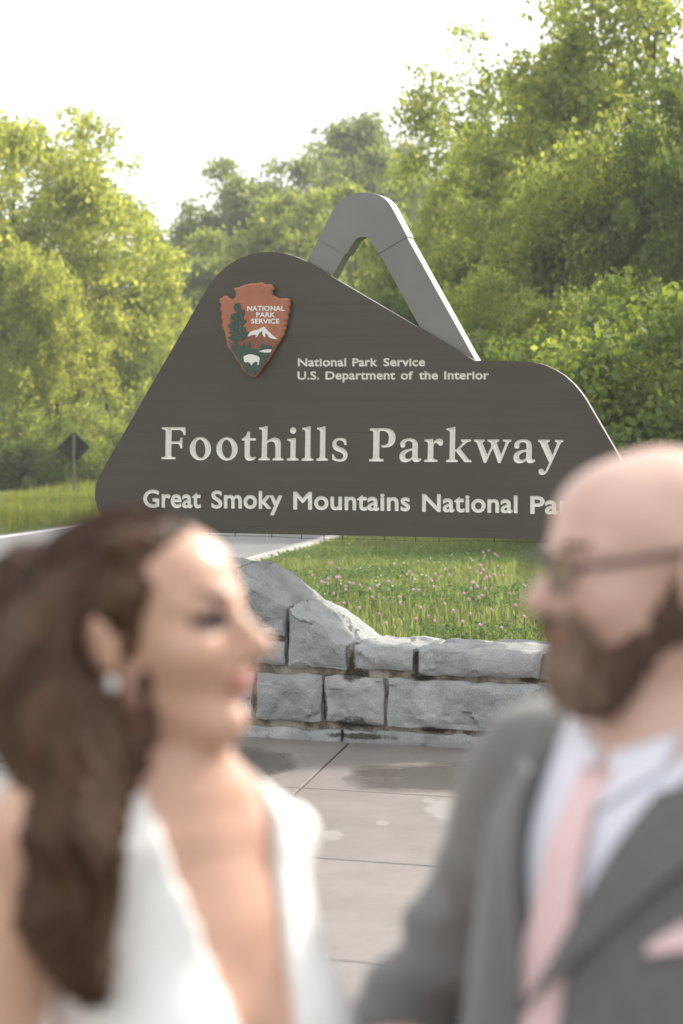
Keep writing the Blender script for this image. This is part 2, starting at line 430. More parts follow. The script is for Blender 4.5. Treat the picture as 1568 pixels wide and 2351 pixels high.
def wall_stain(mat, amount):
    """black run-off stains where water seeps from particular joints of the wall"""
    nt = mat.node_tree; b_ = nt.nodes['Principled BSDF']; base_ = b_.inputs['Base Color'].links[0].from_socket
    g_ = N(nt, 'ShaderNodeNewGeometry')
    def mt(op, *a_):
        n_ = N(nt, 'ShaderNodeMath', operation=op)
        for i_, v_ in enumerate(a_):
            if isinstance(v_, (int, float)): n_.inputs[i_].default_value = float(v_)
            else: nt.links.new(v_, n_.inputs[i_])
        return n_.outputs[0]
    dp = N(nt, 'ShaderNodeVectorMath', operation='DOT_PRODUCT'); nt.links.new(g_.outputs['Position'], dp.inputs[0]); dp.inputs[1].default_value = tuple(WD)
    sp = N(nt, 'ShaderNodeSeparateXYZ'); nt.links.new(g_.outputs['Position'], sp.inputs[0])
    nz_ = N(nt, 'ShaderNodeTexNoise', Scale=11.0, Detail=6.0, Roughness=.7); nt.links.new(g_.outputs['Position'], nz_.inputs['Vector'])
    best = None
    for zx, zy, rs, rz_ in ((650, 575, .025, .10), (665, 640, .09, .04), (922, 600, .025, .10), (935, 648, .07, .025), (650, 838, .14, .045), (545, 760, .022, .13), (1000, 868, .12, .022), (1190, 880, .12, .022), (393, 520, .016, .16), (1400, 665, .10, .02), (700, 890, .22, .02), (1700, 890, .2, .03), (100, 820, .15, .03)):
        p = wpt(zx, zy)
        u_ = mt('MULTIPLY', mt('SUBTRACT', dp.outputs['Value'], float(p @ WD)), 1 / rs); v_ = mt('MULTIPLY', mt('SUBTRACT', sp.outputs[2], float(p[2])), 1 / rz_)
        d_ = mt('ADD', mt('MULTIPLY', u_, u_), mt('MULTIPLY', v_, v_))
        best = d_ if best is None else mt('MINIMUM', best, d_)
    d_ = mt('ADD', best, mt('MULTIPLY', mt('SUBTRACT', nz_.outputs['Fac'], .5), 3.2))
    r_ = ramp(nt, d_, [(.35, (amount,) * 3), (.98, (0, 0, 0))])
    mx_ = N(nt, 'ShaderNodeMix', data_type='RGBA'); nt.links.new(r_.outputs[0], mx_.inputs[0]); nt.links.new(base_, mx_.inputs[6]); mx_.inputs[7].default_value = (.024, .019, .012, 1)
    nt.links.new(mx_.outputs[2], b_.inputs['Base Color'])
wall_stain(M['granite'], .85); wall_stain(M['mortar'], .95)
WT = .58                                          # wall thickness
wall = empty('stone_wall', WL + WB * .3)
tag(wall, 'low rough granite wall with a raised sloping end below the park sign', 'wall')
WO = np.array(wall.location)
def fbm(p, o=4):
    return mnoise.fractal(Vector(p), 0.9, 2.1, o, noise_basis='PERLIN_ORIGINAL')
def facet(p):
    d, pts_ = mnoise.voronoi(Vector(p)); return (d[1] - d[0])
def chip(p):                                      # broken planes: every cell has its own level and tilt
    p = Vector(p); w_ = mnoise.noise_vector(p * .9) * .25; d, pts_ = mnoise.voronoi(p + w_); c = pts_[0]
    g_ = mnoise.noise_vector(c * 7.3 + Vector((3, 1, 5))); return mnoise.noise(c * 5.7) * .5 + (p - c).dot(g_) * .9
def stone(quad, seed, front=.030, top=.012, depth=WT, n=14, cap=True):
    """pitch-faced block: quad = lower-left, lower-right, upper-right, upper-left of its face on the wall plane"""
    A, B, C, D = [np.array(p, float) for p in quad]
    wdt = np.linalg.norm(B - A); hgt = max(np.linalg.norm(D - A), np.linalg.norm(C - B))
    nx = max(8, min(60, int(wdt / .013))); nz = max(5, min(34, int(hgt / .013))); ny = 26 if cap else 3
    so = Vector((seed * 3.7, seed * 1.9, seed * 5.3))
    V, Fq = [], []
    def P(s, t, w):
        p = (A * (1 - s) + B * s) * (1 - t) + (D * (1 - s) + C * s) * t
        e = min(s, 1 - s) * wdt; e2 = min(t, 1 - t) * hgt
        ee = min(e, e2)
        q_ = Vector(tuple(p)) + so
        bul = front * min(1, ee / .05) ** .6
        rel = fbm(q_ * 2.4, 4) * .020 + chip(q_ * 4.6) * .042 + chip(q_ * 11.0) * .014 + fbm(q_ * 12, 4) * .008
        disp = (bul * .8 + rel * min(1, ee / .03 + .18)) * (1 if w == 0 else 0)
        edge = fbm(q_ * 6.0, 4) * .016
        out = p - WB * disp + WB * (depth * w + (edge * .4 if w == 0 else 0))
        if t >= .999: out = out + np.array([0, 0, 1.]) * (edge * .9)
        if t <= .001: out = out + np.array([0, 0, 1.]) * edge * .6
        if s <= .001 or s >= .999: out = out + WD * edge * .6
        if cap and t >= .999 and w > 0:
            q2 = Vector(tuple(out)) + so
            out = out + np.array([0, 0, 1.]) * ((fbm(q2 * 3.0, 4) * .020 + chip(q2 * 4.5) * .040 + chip(q2 * 10.0) * .014) * min(1, min(w, 1.02 - w) * 6) + top * math.sin(math.pi * min(1, max(0, w))))
        return out - WO
    base = {}
    def vid(s, t, w, key):
        if key not in base:
            base[key] = len(V); V.append(P(s, t, w))
        return base[key]
    def K(i, j, k): return vid(i / nx, j / nz, k / ny, (i, j, k))
    for i in range(nx):
        for j in range(nz):
            Fq.append((K(i, j, 0), K(i + 1, j, 0), K(i + 1, j + 1, 0), K(i, j + 1, 0)))
    for i in range(nx):
        for k in range(ny):
            Fq.append((K(i, nz, k), K(i + 1, nz, k), K(i + 1, nz, k + 1), K(i, nz, k + 1)))
            Fq.append((K(i, 0, k + 1), K(i + 1, 0, k + 1), K(i + 1, 0, k), K(i, 0, k)))
        for j in range(nz):
            Fq.append((K(i, j + 1, ny), K(i + 1, j + 1, ny), K(i + 1, j, ny), K(i, j, ny)))
    for j in range(nz):
        for k in range(ny):
            Fq.append((K(0, j, k + 1), K(0, j, k), K(0, j + 1, k), K(0, j + 1, k + 1)))
            Fq.append((K(nx, j, k), K(nx, j, k + 1), K(nx, j + 1, k + 1), K(nx, j + 1, k)))
    me = mesh_py('stone', V, Fq, True)
    me.set_sharp_from_angle(angle=math.radians(24)) if hasattr(me, 'set_sharp_from_angle') else None
    return link('stone', me, M['granite'], wall)
def zq(*pts_): return [wpt(*p) for p in pts_]
stones = [
    (zq((188, 480), (384, 482), (394, 355), (188, 205)), 1, True),          # sloping caps
    (zq((396, 606), (634, 620), (641, 516), (408, 360)), 1, True),
    (zq((676, 610), (906, 622), (910, 532), (664, 520)), 1, True),           # coping of the low part
    (zq((930, 640), (1428, 652), (1434, 542), (930, 530)), 1, True),
    (zq((1456, 655), (1850, 668), (1850, 552), (1456, 543)), 1, True),
    (zq((1872, 668), (2290, 680), (2290, 560), (1872, 553)), 1, True),
    (zq((2312, 680), (2700, 690), (2700, 568), (2312, 561)), 1, True),
    (zq((-70, 472), (168, 478), (168, 196), (-70, 188)), 1, True),           # raised end, behind the woman
    (zq((-330, 466), (-92, 472), (-92, 188), (-330, 180)), 1, True),
    (zq((262, 596), (379, 600), (384, 502), (262, 497)), 0, False),
    (zq((20, 586), (242, 594), (242, 496), (20, 488)), 0, False),
    (zq((-330, 576), (0, 584), (0, 486), (-330, 480)), 0, False),
    (zq((265, 818), (532, 828), (535, 641), (275, 630)), 0, False),
    (zq((40, 808), (248, 815), (254, 628), (40, 620)), 0, False),
    (zq((-330, 798), (18, 808), (18, 618), (-330, 606)), 0, False),
    (zq((550, 830), (784, 850), (787, 652), (553, 642)), 0, False),
    (zq((803, 852), (1500, 880), (1500, 682), (805, 655)), 0, False),
    (zq((1522, 882), (2010, 900), (2010, 698), (1522, 684)), 0, False),
    (zq((2032, 902), (2700, 925), (2700, 720), (2032, 700)), 0, False),
]
for i, (qd, capn, cp) in enumerate(stones):
    stone(qd, i + 1, cap=cp)
# footing course
fx = [-330, 120, 618, 1280, 1830, 2700]
for i in range(len(fx) - 1):
    a, c = fx[i] + 6, fx[i + 1] - 6
    lb = lambda x: 880 + (x - 0) * .0523
    lt = lambda x: 838 + (x - 0) * .0430
    qd = zq((a, lb(a)), (c, lb(c)), (c, lt(c)), (a, lt(a)))
    for k in (0, 1): qd[k][2] = -.10
    stone(qd, 40 + i, front=.022, cap=False)
core = MB(WO)
prof = [(-322, 900), (2690, 1040), (2690, 590), (1440, 556), (650, 540), (400, 385), (180, 222), (-322, 204)]
pp = [wpt(*p) + WB * .034 for p in prof]
pp[0][2] = -.09; pp[1][2] = -.09
core.prism(pp, WB * (WT - .07))
core.build('mortar', M['mortar'], wall)
# ================================================================== park sign
SK = .41
SN = np.array([SK, 1.0, 0]); SN /= np.linalg.norm(SN)          # horizontal, away from the camera
SU = np.array([SN[1], -SN[0], 0.0])                            # along the panel, to the right
SP = np.array([0, 14.30, 0.0])
def spt(x, y, back=0.0):                                       # picture pixel -> point of the sign plane (moved back)
    return on_plane(x, y, SP + SN * back, SN)
def suw(x, y):                                                 # picture pixel -> (u, z) on the panel face
    p = spt(x, y); return ((p - SP) @ SU, p[2])
def s3(u, z, back=0.0): return SP + SU * u + SN * back + np.array([0, 0, z])
base = s3(.05, 0, .13); base[2] = float(ground_h(base[0], base[1]))
sign = empty('park_sign', base)
tag(sign, 'large brown park entrance sign with carved white lettering on a folded steel frame', 'sign')
SB = np.array(sign.location)

def qcurve(pts, seg=7):
    """quadratic outline: (x, y) corner, (x, y, 1) control point"""
    n = len(pts); out = []
    P = []
    for i in range(n):                                          # insert implied mid points
        P.append(pts[i])
        if len(pts[i]) == 3 and len(pts[(i + 1) % n]) == 3:
            P.append(((pts[i][0] + pts[(i + 1) % n][0]) / 2, (pts[i][1] + pts[(i + 1) % n][1]) / 2))
    k = next(i for i, p in enumerate(P) if len(p) == 2)
    P = P[k:] + P[:k]; n = len(P); i = 0
    while i < n:
        p = P[i]
        out.append((p[0], p[1]))
        nx_ = P[(i + 1) % n]
        if len(nx_) == 3:
            e = P[(i + 2) % n]
            for s in range(1, seg):
                t = s / seg
                out.append(((1 - t) ** 2 * p[0] + 2 * t * (1 - t) * nx_[0] + t * t * e[0], (1 - t) ** 2 * p[1] + 2 * t * (1 - t) * nx_[1] + t * t * e[1]))
            i += 2
        else:
            i += 1
    return out
def ellipse(cx, cy, rx, ry, n=32, tilt=0.0):
    return [(cx + rx * math.cos(a) + tilt * ry * math.sin(a), cy + ry * math.sin(a)) for a in [2 * math.pi * k / n for k in range(n)]]
def dedupe(L, eps=4e-4):
    o = []
    for p in L:
        if not o or math.hypot(p[0] - o[-1][0], p[1] - o[-1][1]) > eps: o.append(p)
    if math.hypot(o[0][0] - o[-1][0], o[0][1] - o[-1][1]) < eps: o.pop()
    return o
def curve_mesh(loops, bevel=0.0, extrude=0.0, fill='FRONT', offset=0.0):
    """flat loops (u, z) -> triangles through a filled 2D curve; returns (verts in (u, z, d), faces)"""
    cu = bpy.data.curves.new('tmp', 'CURVE'); cu.dimensions = '2D'; cu.fill_mode = fill
    cu.bevel_depth = bevel; cu.bevel_resolution = 0; cu.extrude = extrude; cu.offset = offset
    for L in loops:
        s = cu.splines.new('POLY'); s.points.add(len(L) - 1)
        s.points.foreach_set('co', np.array([(p[0], p[1], 0, 1) for p in L], dtype=np.float32).ravel())
        s.use_cyclic_u = True
    o = bpy.data.objects.new('tmp', cu); COL.objects.link(o)
    dg = bpy.context.evaluated_depsgraph_get(); dg.update()
    me = o.evaluated_get(dg).to_mesh()
    V = [tuple(v.co) for v in me.vertices]; F = [tuple(p.vertices) for p in me.polygons]
    o.evaluated_get(dg).to_mesh_clear()
    bpy.data.objects.remove(o); bpy.data.curves.remove(cu)
    return V, F
def text_loops(body, offset=0.0, spacing=1.03):
    cu = bpy.data.curves.new('tmp', 'FONT'); cu.body = body; cu.size = 1.0; cu.offset = offset; cu.space_character = spacing
    cu.resolution_u = 4
    o = bpy.data.objects.new('tmp', cu); COL.objects.link(o)
    dg = bpy.context.evaluated_depsgraph_get(); dg.update()
    me = o.evaluated_get(dg).to_mesh()
    bm = bmesh.new(); bm.from_mesh(me); bmesh.ops.remove_doubles(bm, verts=bm.verts, dist=1e-5)
    nxt = {}
    for e in bm.edges:
        if len(e.link_faces) == 1:
            l = e.link_loops[0]; nxt.setdefault(l.vert.index, []).append(l.link_loop_next.vert.index)
    co = {v.index: (v.co.x, v.co.y) for v in bm.verts}
    bm.verts.index_update()
    loops = []
    while nxt:
        s = next(iter(nxt)); L = []; c = s
        while c in nxt:
            L.append(co[c]); n_ = nxt[c].pop()
            if not nxt[c]: del nxt[c]
            c = n_
            if c == s: break
        if len(L) > 2: loops.append(L)
    bm.free(); o.evaluated_get(dg).to_mesh_clear()
    bpy.data.objects.remove(o); bpy.data.curves.remove(cu)
    return loops
def cap_h():
    L = text_loops('H', 0.0); ys = [p[1] for l in L for p in l]; return min(ys), max(ys)
CAP = cap_h()
XH = max(p[1] for l in text_loops('x', 0.0) for p in l); ASC = max(p[1] for l in text_loops('l', 0.0) for p in l); XS = 1.13
def word(body, x0, x1, yb0, yb1, hpx, offset=0.0, spacing=1.03):
    """lettering stretched between two picture columns on its baseline"""
    L = text_loops(body, offset, spacing)
    xs = [p[0] for l in L for p in l]; a, b_ = min(xs), max(xs)
    first = -9.0 if body[0].islower() else (99.0 if body.upper() == body else max(p[0] for l in text_loops(body[0], 0.0) for p in l) + .005)
    out = []
    for l in L:
        o = []
        for (x, y) in l:
            if x > first: y = y * XS if y < XH else XH * XS + (y - XH) * (ASC - XH * XS) / (ASC - XH)   # taller lower-case letters
            t = (x - a) / (b_ - a)
            o.append(suw(x0 + t * (x1 - x0), yb0 + t * (yb1 - yb0) - (y - CAP[0]) / (CAP[1] - CAP[0]) * hpx))
        out.append(dedupe(o))
    return out

def tr(o_, sc, L): return dedupe([suw(*src(o_[0], o_[1], sc, *p)) for p in L])
Z1, Z2, Z3, Z4 = (570, 1540), (920, 1540), (1330, 1540), (1680, 1560)
SA, S4 = 360 / 1568, 400 / 1568
gF = qcurve([(98, 104), (470, 104), (474, 225), (446, 230), (435, 146, 1), (372, 146), (252, 146), (248, 332), (352, 332), (395, 332, 1), (399, 270), (424, 270), (421, 440), (392, 440), (388, 368, 1), (350, 368), (248, 368), (245, 550), (246, 582, 1), (316, 584), (316, 612), (92, 612), (92, 584), (152, 582, 1), (155, 550), (160, 160), (160, 136, 1), (98, 134)])
gt = qcurve([(1374, 285), (1440, 270, 1), (1466, 174), (1502, 174), (1502, 278), (1594, 278), (1594, 314), (1500, 314), (1498, 530), (1498, 583, 1), (1545, 583), (1570, 583, 1), (1585, 568), (1593, 595), (1550, 637, 1), (1495, 637), (1418, 637, 1), (1418, 550), (1420, 314), (1374, 314)])
gh = qcurve([(124, 106), (190, 106, 1), (248, 84), (256, 90), (252, 322), (320, 270, 1), (375, 270), (465, 272, 1), (467, 370), (465, 560), (466, 602, 1), (511, 604), (511, 631), (338, 631), (338, 604), (382, 602, 1), (384, 560), (384, 420), (384, 328, 1), (320, 328), (290, 328, 1), (250, 358), (247, 560), (248, 602, 1), (294, 604), (294, 629), (116, 629), (116, 602), (164, 600, 1), (165, 560), (174, 170), (174, 136, 1), (124, 134)])
gi = qcurve([(576, 290), (650, 290, 1), (700, 274), (708, 282), (702, 560), (703, 604, 1), (750, 606), (750, 633), (568, 633), (568, 604), (622, 602, 1), (623, 560), (627, 355), (627, 318, 1), (576, 316)])
gl = qcurve([(814, 110), (880, 110, 1), (935, 88), (945, 94), (939, 560), (939, 606, 1), (986, 608), (986, 636), (803, 636), (803, 606), (856, 604, 1), (857, 560), (862, 180), (862, 140, 1), (814, 138)])
gs = qcurve([(1510, 296), (1516, 386), (1487, 388), (1475, 310, 1), (1415, 310), (1353, 310, 1), (1353, 362), (1353, 400, 1), (1425, 425), (1532, 460, 1), (1532, 540), (1532, 650, 1), (1415, 650), (1350, 650, 1), (1293, 621), (1287, 532), (1313, 532), (1325, 615, 1), (1405, 615), (1466, 615, 1), (1466, 555), (1466, 515, 1), (1390, 492), (1293, 465, 1), (1293, 385), (1293, 275, 1), (1415, 275), (1465, 275, 1)])
gP = qcurve([(104, 122), (340, 122), (510, 122, 1), (511, 265), (511, 425, 1), (335, 425), (305, 425, 1), (287, 415), (292, 388), (335, 390), (408, 385, 1), (408, 270), (408, 160, 1), (310, 160), (258, 160), (250, 570), (250, 612, 1), (323, 614), (323, 646), (92, 646), (92, 614), (155, 612, 1), (155, 570), (161, 185), (161, 154, 1), (104, 152)])
ga = qcurve([(590, 380), (590, 282, 1), (745, 282), (868, 282, 1), (868, 400), (865, 560), (865, 605, 1), (885, 605), (895, 605, 1), (912, 597), (926, 624), (880, 660, 1), (840, 660), (790, 660, 1), (780, 608), (730, 660, 1), (668, 660), (577, 660, 1), (577, 570), (577, 480, 1), (700, 455), (755, 445, 1), (783, 437), (785, 380), (785, 322, 1), (725, 322), (665, 322, 1), (665, 375), (668, 400), (665, 427, 1), (628, 427), (590, 427, 1)])
gac = qcurve([(781, 470), (663, 495, 1), (663, 560), (663, 610, 1), (720, 610), (755, 610, 1), (779, 573)])
gr = qcurve([(978, 300), (1050, 300, 1), (1105, 287), (1113, 292), (1112, 360), (1150, 287, 1), (1215, 287), (1271, 290, 1), (1271, 345), (1271, 397, 1), (1232, 397), (1205, 397, 1), (1192, 370), (1180, 352, 1), (1160, 352), (1116, 360, 1), (1115, 420), (1113, 580), (1115, 622, 1), (1183, 626), (1183, 654), (970, 654), (970, 626), (1026, 622, 1), (1027, 580), (1031, 365), (1031, 330, 1), (978, 328)])
gk = qcurve([(-177, 30), (-112, 30, 1), (-62, 8), (-52, 13), (-58, 335), (-36, 335), (-5, 300), (54, 240), (66, 218, 1), (30, 216), (30, 190), (172, 190), (172, 215), (128, 218, 1), (95, 245), (18, 320), (120, 455), (145, 490, 1), (177, 492), (177, 516), (78, 513), (-40, 361), (-58, 361), (-61, 453), (-60, 485, 1), (-18, 488), (-18, 513), (-184, 513), (-184, 487), (-135, 481, 1), (-134, 453), (-129, 92), (-129, 58, 1), (-177, 56)])
gw = qcurve([(216, 192), (368, 192), (368, 218), (335, 220, 1), (340, 250), (406, 412), (468, 285), (458, 245), (445, 218, 1), (410, 218), (410, 192), (576, 192), (576, 218), (535, 220, 1), (542, 250), (606, 412), (672, 240), (678, 218, 1), (632, 218), (632, 192), (752, 192), (752, 218), (722, 218, 1), (705, 255), (594, 528), (564, 528), (486, 312), (388, 525), (358, 525), (258, 240), (248, 218, 1), (216, 218)])
gy_ = qcurve([(1137, 195), (1302, 195), (1302, 222), (1266, 222, 1), (1272, 250), (1342, 420), (1408, 250), (1415, 226, 1), (1380, 226), (1380, 197), (1496, 197), (1496, 225), (1465, 228, 1), (1455, 250), (1295, 600), (1250, 698, 1), (1200, 698), (1143, 698, 1), (1143, 650), (1143, 612, 1), (1182, 612), (1205, 612, 1), (1215, 640), (1226, 655, 1), (1242, 640), (1296, 526), (1168, 245), (1158, 222, 1), (1137, 222)])
oo = [ellipse(711, 446, 169, 185), ellipse(711, 445, 81, 149, tilt=.06), ellipse(1136, 449, 170, 185), ellipse(1136, 448, 81, 149, tilt=.06)]
a2 = lambda L: [((x - 577) * .9 + 783, (y - 660) * .9 + 531) for x, y in L]
FOOT = [tr(Z1, SA, g_) for g_ in [gF] + oo + [gt]] + [tr(Z2, SA, g_) for g_ in (gh, gi, ellipse(666, 155, 48, 51, 20), gl, [(x + 236, y) for x, y in gl], gs)]
PARK = [tr(Z3, SA, g_) for g_ in (gP, ga, gac, gr)] + [tr(Z4, S4, g_) for g_ in (gk, gw, a2(ga), a2(gac), gy_)]
WORDS1 = [('National', 684.6, 794, 840.2, 840.2, 17.2), ('Park', 809.8, 865, 840.2, 840.2, 17.2), ('Service', 881, 975, 840, 840, 17.2)]
WORDS2 = [('U.S.', 683.7, 732, 870.7, 870.6, 17.4), ('Department', 748, 906.4, 870.5, 870.4, 17.4), ('of', 920.7, 947.5, 870.4, 870.4, 17.4), ('the', 962.5, 1004.8, 870.3, 870.3, 17.4), ('Interior', 1020.6, 1121.8, 870.2, 870.2, 17.4)]
WORDS3 = [('Great', 330.2, 460, 1163.5, 1165, 38), ('Smoky', 486.4, 646.4, 1165.5, 1167, 38), ('Mountains', 674.6, 940, 1168, 1172, 38), ('National', 970.6, 1186.7, 1173.3, 1176.5, 38), ('Park', 1219, 1345, 1178, 1180, 38)]

OUT = [(465, 680), (480, 655), (498, 632), (522, 610), (548, 594), (575, 584), (600, 579), (625, 578), (650, 581), (675, 588), (700, 599), (1090, 828.5), (1150, 828.8), (1200, 829.5), (1225, 831.5), (1250, 838), (1275, 849), (1297, 863), (1318, 882), (1334, 901), (1345, 917), (1420, 1046), (1470, 1130), (1478, 1152), (1476, 1180), (1466, 1205), (1448, 1225), (1420, 1238), (1390, 1241.5),
       (1240, 1238.5), (900, 1231.5), (440, 1222.5), (300, 1220), (270, 1214), (254, 1206), (239, 1193), (224, 1168), (218.5, 1145), (218, 1133), (220, 1112), (226, 1097), (235, 1083), (245, 1062)]
PANEL = dedupe([suw(*p) for p in OUT])

m, nt, b = mat_new('sign_brown_paint')
tc = N(nt, 'ShaderNodeTexCoord'); mp_ = N(nt, 'ShaderNodeMapping'); mp_.inputs['Scale'].default_value = (.35, .35, 16.0)
nt.links.new(tc.outputs['Object'], mp_.inputs['Vector'])
n1 = N(nt, 'ShaderNodeTexNoise', Scale=2.0, Detail=8.0, Roughness=.7); nt.links.new(mp_.outputs[0], n1.inputs['Vector'])
n3 = N(nt, 'ShaderNodeTexNoise', Scale=1.6, Detail=5.0); nt.links.new(tc.outputs['Object'], n3.inputs['Vector'])
mxf = N(nt, 'ShaderNodeMath', operation='ADD'); nt.links.new(n1.outputs['Fac'], mxf.inputs[0]); nt.links.new(n3.outputs['Fac'], mxf.inputs[1])
r1 = ramp(nt, mxf.outputs[0], [(.34, (.047, .039, .028)), (.5, (.054, .045, .032)), (.66, (.064, .055, .042))])
hf = N(nt, 'ShaderNodeMath', operation='MULTIPLY'); hf.inputs[1].default_value = .5; nt.links.new(mxf.outputs[0], hf.inputs[0]); nt.links.new(hf.outputs[0], r1.inputs[0])
nt.links.new(r1.outputs[0], b.inputs['Base Color'])
sx = N(nt, 'ShaderNodeSeparateXYZ'); nt.links.new(tc.outputs['Object'], sx.inputs[0])
mq = N(nt, 'ShaderNodeMath', operation='MULTIPLY'); nt.links.new(sx.outputs[2], mq.inputs[0]); mq.inputs[1].default_value = 5.3
mf = N(nt, 'ShaderNodeMath', operation='FRACT'); nt.links.new(mq.outputs[0], mf.inputs[0])
ms = N(nt, 'ShaderNodeMath', operation='SUBTRACT'); nt.links.new(mf.outputs[0], ms.inputs[0]); ms.inputs[1].default_value = .5
mA = N(nt, 'ShaderNodeMath', operation='ABSOLUTE'); nt.links.new(ms.outputs[0], mA.inputs[0])
rl = ramp(nt, mA.outputs[0], [(.006, (1, 1, 1)), (.016, (0, 0, 0))])           # joints between the glued boards
nj = N(nt, 'ShaderNodeTexNoise', Scale=2.3, Detail=3.0); nt.links.new(tc.outputs['Object'], nj.inputs['Vector'])
rj = ramp(nt, nj.outputs['Fac'], [(.45, (0, 0, 0)), (.62, (1, 1, 1))])
mj = N(nt, 'ShaderNodeMath', operation='MULTIPLY'); nt.links.new(rl.outputs[0], mj.inputs[0]); nt.links.new(rj.outputs[0], mj.inputs[1])
mjj = N(nt, 'ShaderNodeMix', data_type='RGBA'); nt.links.new(mj.outputs[0], mjj.inputs[0]); nt.links.new(r1.outputs[0], mjj.inputs[6]); mjj.inputs[7].default_value = (.026, .021, .016, 1)
nt.links.new(mjj.outputs[2], b.inputs['Base Color'])
b.inputs['Roughness'].default_value = .42; b.inputs['Specular IOR Level'].default_value = .5
mp2 = N(nt, 'ShaderNodeMapping'); mp2.inputs['Scale'].default_value = (1.2, 1.2, 60.0); nt.links.new(tc.outputs['Object'], mp2.inputs['Vector'])
n2 = N(nt, 'ShaderNodeTexNoise', Scale=2.0, Detail=6.0); nt.links.new(mp2.outputs[0], n2.inputs['Vector'])
bp = N(nt, 'ShaderNodeBump', Strength=.22, Distance=.003); nt.links.new(n2.outputs['Fac'], bp.inputs['Height']); nt.links.new(bp.outputs[0], b.inputs['Normal'])
M['sign_brown'] = m
M['letter'] = simple('letter_white_paint', (.72, .71, .64), .55, 30, .08)
M['steel'] = simple('frame_grey_paint', (.175, .168, .158), .36, 3, .12, 0.05, spec=.6, metal=.25)
M['black_wire'] = simple('black_wire', (.02, .02, .02), .5)
M['emb_red'] = simple('emblem_terracotta', (.34, .125, .065), .5, 14, .10, .06)
M['emb_brown'] = simple('emblem_mountain_brown', (.20, .072, .042), .5, 10, .1)
M['emb_green'] = simple('emblem_green', (.030, .062, .042), .5, 10, .15)
M['emb_white'] = simple('emblem_white', (.68, .68, .64), .5, 10, .05)

# outlines are taken from a distance field of each word, so that weight can be added cleanly; the letters are carved into the board
def segs_of(loops):
    A = np.concatenate([np.array(l) for l in loops]); B = np.concatenate([np.roll(np.array(l), -1, 0) for l in loops]); return A, B
def field(loops, pad, step):
    A, B = segs_of(loops)
    lo, hi = A.min(0) - pad, A.max(0) + pad
    us = np.arange(lo[0], hi[0] + step, step); zs = np.arange(lo[1], hi[1] + step, step)
    UU, ZZ = np.meshgrid(us, zs, indexing='ij')
    D = np.full(UU.shape, 1e9); ins = np.zeros(UU.shape, bool)
    for a_, b_ in zip(A, B):
        d = b_ - a_; L2 = max(d @ d, 1e-12)
        t = np.clip(((UU - a_[0]) * d[0] + (ZZ - a_[1]) * d[1]) / L2, 0, 1)
        D = np.minimum(D, (UU - a_[0] - t * d[0]) ** 2 + (ZZ - a_[1] - t * d[1]) ** 2)
        if a_[1] != b_[1]:
            c = (a_[1] > zs) != (b_[1] > zs)
            xi = a_[0] + (zs - a_[1]) / (b_[1] - a_[1]) * d[0]
            ins ^= c[None, :] & (UU < xi[None, :])
    D = np.sqrt(D)
    return us, zs, np.where(ins, D, -D)                       # positive inside
def contour(us, zs, D, level=0.0):
    G = D - level; nx_, nz_ = G.shape; seg = {}
    pts = {}
    def ep(i, j, ax):                                          # crossing on a grid edge
        k = (i, j, ax)
        if k not in pts:
            g0 = G[i, j]; g1 = G[i + 1, j] if ax == 0 else G[i, j + 1]; t = g0 / (g0 - g1)
            pts[k] = (us[i] + (us[1] - us[0]) * t * (ax == 0), zs[j] + (zs[1] - zs[0]) * t * (ax == 1))
        return k
    I = G > 0
    c = I[:-1, :-1] * 1 + I[1:, :-1] * 2 + I[1:, 1:] * 4 + I[:-1, 1:] * 8
    T = {1: [(3, 0)], 2: [(0, 1)], 3: [(3, 1)], 4: [(1, 2)], 5: [(3, 0), (1, 2)], 6: [(0, 2)], 7: [(3, 2)], 8: [(2, 3)], 9: [(2, 0)], 10: [(0, 1), (2, 3)], 11: [(2, 1)], 12: [(1, 3)], 13: [(1, 0)], 14: [(0, 3)]}
    for i, j in zip(*np.nonzero((c > 0) & (c < 15))):
        e = {0: (i, j, 0), 1: (i + 1, j, 1), 2: (i, j + 1, 0), 3: (i, j, 1)}
        for a_, b_ in T[int(c[i, j])]: seg[ep(*e[a_])] = ep(*e[b_])
    out = []
    while seg:
        s_ = next(iter(seg)); L = []; k = s_
        while k in seg: L.append(pts[k]); k = seg.pop(k)
        if len(L) > 6: out.append(simplify(L, (us[1] - us[0]) * .12))
    return out
def simplify(L, tol):
    P = np.array(L); n = len(P)
    keep = np.zeros(n, bool); st = [(0, n // 2), (n // 2, n - 1)]; keep[[0, n // 2, n - 1]] = True
    while st:
        a_, b_ = st.pop()
        if b_ - a_ < 2: continue
        d = P[b_] - P[a_]; q_ = P[a_ + 1:b_] - P[a_]; l = math.hypot(*d) or 1e-9
        h = np.abs(q_[:, 0] * d[1] - q_[:, 1] * d[0]) / l
        if h.max() > tol:
            k = a_ + 1 + int(h.argmax()); keep[k] = True; st += [(a_, k), (k, b_)]
    return [tuple(p) for p in P[keep]]
HOLES = []
def carved(loops, label, step, slope, deep, grow=0.0):
    us, zs, D = field(loops, .012, step)
    D = D + grow
    HOLES.extend(contour(us, zs, D))
    nz_ = len(zs)
    use = (np.maximum.reduce([D[:-1, :-1], D[1:, :-1], D[:-1, 1:], D[1:, 1:]]) > -step * .5)
    ii, jj = np.nonzero(use)
    qd = np.stack([ii * nz_ + jj, (ii + 1) * nz_ + jj, (ii + 1) * nz_ + jj + 1, ii * nz_ + jj + 1], 1)
    uq, inv = np.unique(qd, return_inverse=True)
    gi_, gj_ = uq // nz_, uq % nz_
    back = .0009 + np.clip(D[gi_, gj_] * slope, 0, deep)
    P = SP + us[gi_][:, None] * SU + back[:, None] * SN + zs[gj_][:, None] * np.array([0, 0, 1.]) - SB
    o = link('lettering', mesh_np('lettering', P, inv.reshape(-1, 4)), M['letter'], sign)
    o['label'] = label
